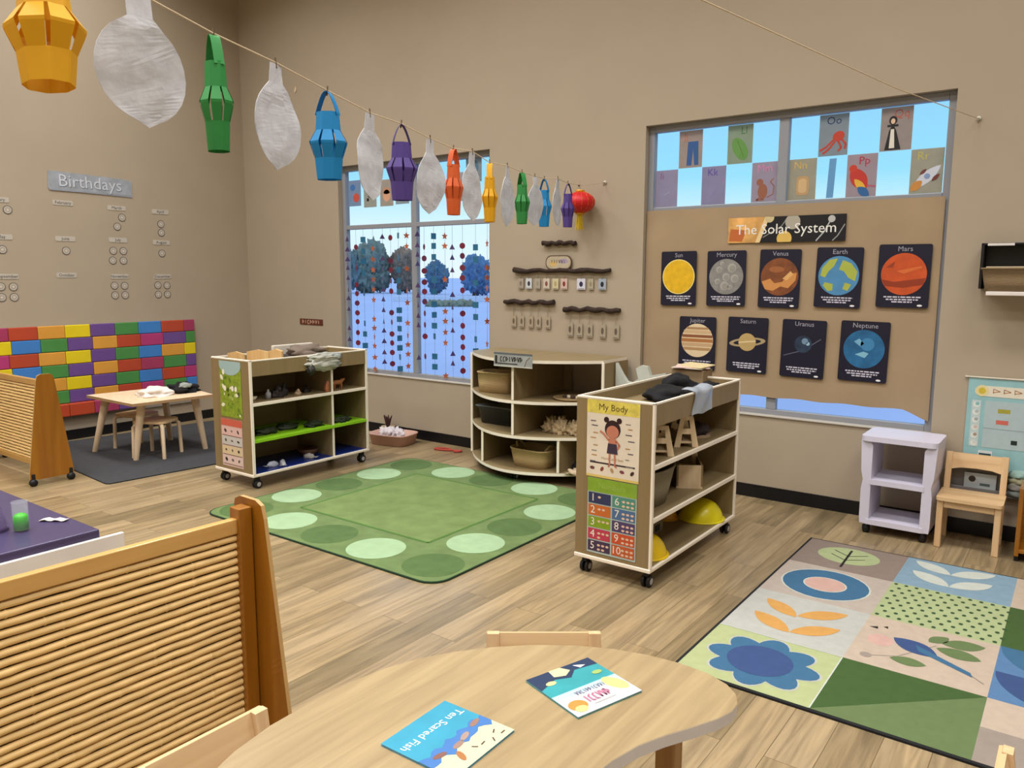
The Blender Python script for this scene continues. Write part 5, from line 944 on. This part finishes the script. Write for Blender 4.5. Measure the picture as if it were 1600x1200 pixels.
for i, (k, x, y, z, h, w_) in enumerate(hang):
    seen[k] = seen.get(k, 0)+1
    if k == 'white':
        wi += 1; rr = random.Random(i*7); yaw = ang0+rr.uniform(-.12, .12)
        if i == 1: yaw = ang0-.35
        if i == 3: yaw = ang0-.05
        t = thing('paper_sheet_lantern', 'flat white crinkled paper lantern, %s white one from the left of the cord' % names[wi-1], 'paper lantern', (x, y, z), yaw, 'white paper lanterns')
        b = MB(FRONT); hw = w_/2; tabw = .028; P_ = [(-tabw, 0), (-tabw*1.05, -h*.17)]
        N_ = 22
        for j in range(1, N_): 
            a = math.pi*(.5+.12)+(2*math.pi-.24*math.pi)*j/N_; bulge = 1+.06*math.sin(a*2+i)
            P_.append((hw*math.cos(a)*bulge+.012*math.sin(a)*(-1 if i == 1 else .4), -h*.56+h*.38*math.sin(a)*(1 if math.sin(a) > 0 else 1.0)))
            if abs(a-1.5*math.pi) < .16: P_[-1] = (P_[-1][0], -h*(.985 if a < 1.5*math.pi else .97))
        P_ += [(tabw*1.05, -h*.17), (tabw, 0)]
        b.prism(P_, -.0012, .0012, wh); o = b.build('sheet', t)
        bm = bmesh.new(); bm.from_mesh(o.data); bmesh.ops.triangulate(bm, faces=bm.faces[:]); bmesh.ops.subdivide_edges(bm, edges=bm.edges[:], cuts=2, use_grid_fill=True)
        for v in bm.verts: v.co.y += .006*noise.noise(v.co*14+Vector((i, 0, 0)))+.012*noise.noise(v.co*5+Vector((i, 3, 0)))
        bm.to_mesh(o.data); bm.free()
    else:
        m = pm('lantern_'+k, LC[k], .6, .05, 8, transl=.2)
        t = thing('paper_lantern', '%s paper lantern with a slit bulging waist, %s %s one along the cord' % (k, names[seen[k]-1], k), 'paper lantern', (x, y, z), ang0+.5+.3*i, 'coloured paper lanterns')
        if i == 0: t.rotation_euler = (R(-5), R(-4), .4)
        hh = h*.235; rb = w_*.40; wbulge = w_*.56; bot = -h; top = -hh; mid = (top+bot)/2+.01; n = 10; vs_ = []; prof = [(w_*.33, top), (w_*.37, mid+.04), (w_*.56, mid+.003), (w_*.55, mid-.004), (w_*.41, mid-.05), (w_*.36, bot)]; rb = w_*.37; wbulge = w_*.56
        b = MB(); rows_ = []; n = 16
        for r_, z_ in prof:
            row = []
            for q in range(n):
                a = math.radians((q//2)*45+(q % 2)*37); row.append((r_*math.cos(a), r_*math.sin(a)*.8, z_))
            rows_.append(row)
        vs_ = [p for row in rows_ for p in row]; fs = []
        for a in range(len(prof)-1):
            for q in range(n):
                if a in (1, 2, 3) and q % 2 == 1: continue   # the cut slits
                fs.append([a*n+q, a*n+(q+1) % n, (a+1)*n+(q+1) % n, (a+1)*n+q])
        kk = len(vs_); inner = [(px_*.985, py_*.985, pz_) for px_, py_, pz_ in vs_]
        b.add(vs_+inner, fs+[[kk+v for v in f[::-1]] for f in fs]+[[q, kk+q, kk+(q+1) % n, (q+1) % n] for q in range(n)]+[[(len(prof)-1)*n+q, (len(prof)-1)*n+(q+1) % n, kk+(len(prof)-1)*n+(q+1) % n, kk+(len(prof)-1)*n+q] for q in range(n)], m); b.build('body', t)
        b = MB(); P_ = []; N_ = 10
        for j in range(N_+1):
            u_ = j/N_*2-1; P_.append((w_*.33*(-u_)*(1-.25*(1-abs(u_))), -hh-.008+(hh+.008)*(1-abs(u_)**2.2)))
        vs_ = []
        for (px_, pz_), sc in zip(P_, [.5]*(N_+1)):
            for s_ in (-1, 1): vs_.append((px_, s_*.014, pz_))
        k0 = len(vs_); vs_ += [(px_*.96, py_, pz_-.0015) for px_, py_, pz_ in vs_]
        b.add(vs_, [[2*j, 2*j+1, 2*j+3, 2*j+2] for j in range(N_)]+[[k0+2*j, k0+2*j+2, k0+2*j+3, k0+2*j+1] for j in range(N_)], m, True); b.build('handle', t)
    b = MB(); b.tube([(-.002, 0, .018), (.002, 0, -.012)], .003, clip, 5); b.build('clip', t)
# red lantern
t = thing('red_lantern', 'round red lantern with a yellow tassel at the end of the cord', 'paper lantern', (-3.10, 5.02, 2.19)); rm = pm('red_silk', '#c4161c', .5, .08, 10)
b = MB(); n = 28; prof = []
for i in range(15):
    a = -math.pi/2+math.pi*i/14; prof.append((max(.028, .112*math.cos(a)), -.155+.078*math.sin(a)))
b.lathe(prof, rm, n, smooth=True)
for q in range(14):
    a = 2*math.pi*q/14; b.tube([(r_*1.01*math.cos(a), r_*1.01*math.sin(a), z_) for r_, z_ in prof[::2]], .0016, pm('gold_rib', '#c8801e', .5), 4)
b.build('globe', t)
b = MB(); b.lathe([(.03, -.082), (.034, -.075), (.034, -.066), (.02, -.066), (.02, -.082)], pm('gold_cap', '#d89a2c', .4, metal=.3), 20); b.lathe([(.03, -.228), (.034, -.235), (.034, -.244), (.02, -.244)], pm('gold_cap', '#d89a2c', .4, metal=.3), 20); b.build('gold_cap', t)
b = MB(); b.tube([(0, 0, -.07), (-.004, 0, 0)], .0015, pm('hang_thread', '#a08a70', .7), 5); b.build('hanging_thread', t)
b = MB(); rr = random.Random(2)
for q in range(26): a = q*2.4; r_ = .02*math.sqrt(q/26); b.tube([(r_*.8*math.cos(a), r_*.8*math.sin(a), -.24), (r_*1.2*math.cos(a), r_*1.2*math.sin(a), -.30), (r_*1.7*math.cos(a), r_*1.7*math.sin(a), -.345-rr.random()*.015)], [.004, .003, .002], pm('yellow_tassel', '#d8b81e', .6), 4)
b.build('tassel', t)
b = MB(); b.lathe([(0, 0), (.006, 0), (.004, .012), (0, .013)], pm('pin_dark', '#2e2620', .5), 10, T=Matrix.Rotation(R(90), 4, 'X')); tag(b.build('wall_pin', None, (-3.189, YB-.001, 2.174)), 'dark pin in the wall above the red lantern', 'pin')
b = MB(FRONT); b.prism(leafp(-.012, -.03, .01, .03, .3), 0, .002, flat('#cdb99c')); tag(b.build('paper_scrap', None, (-6.481, YB-.003, 3.305)), 'tiny pale paper scrap high on the back wall', 'paper')
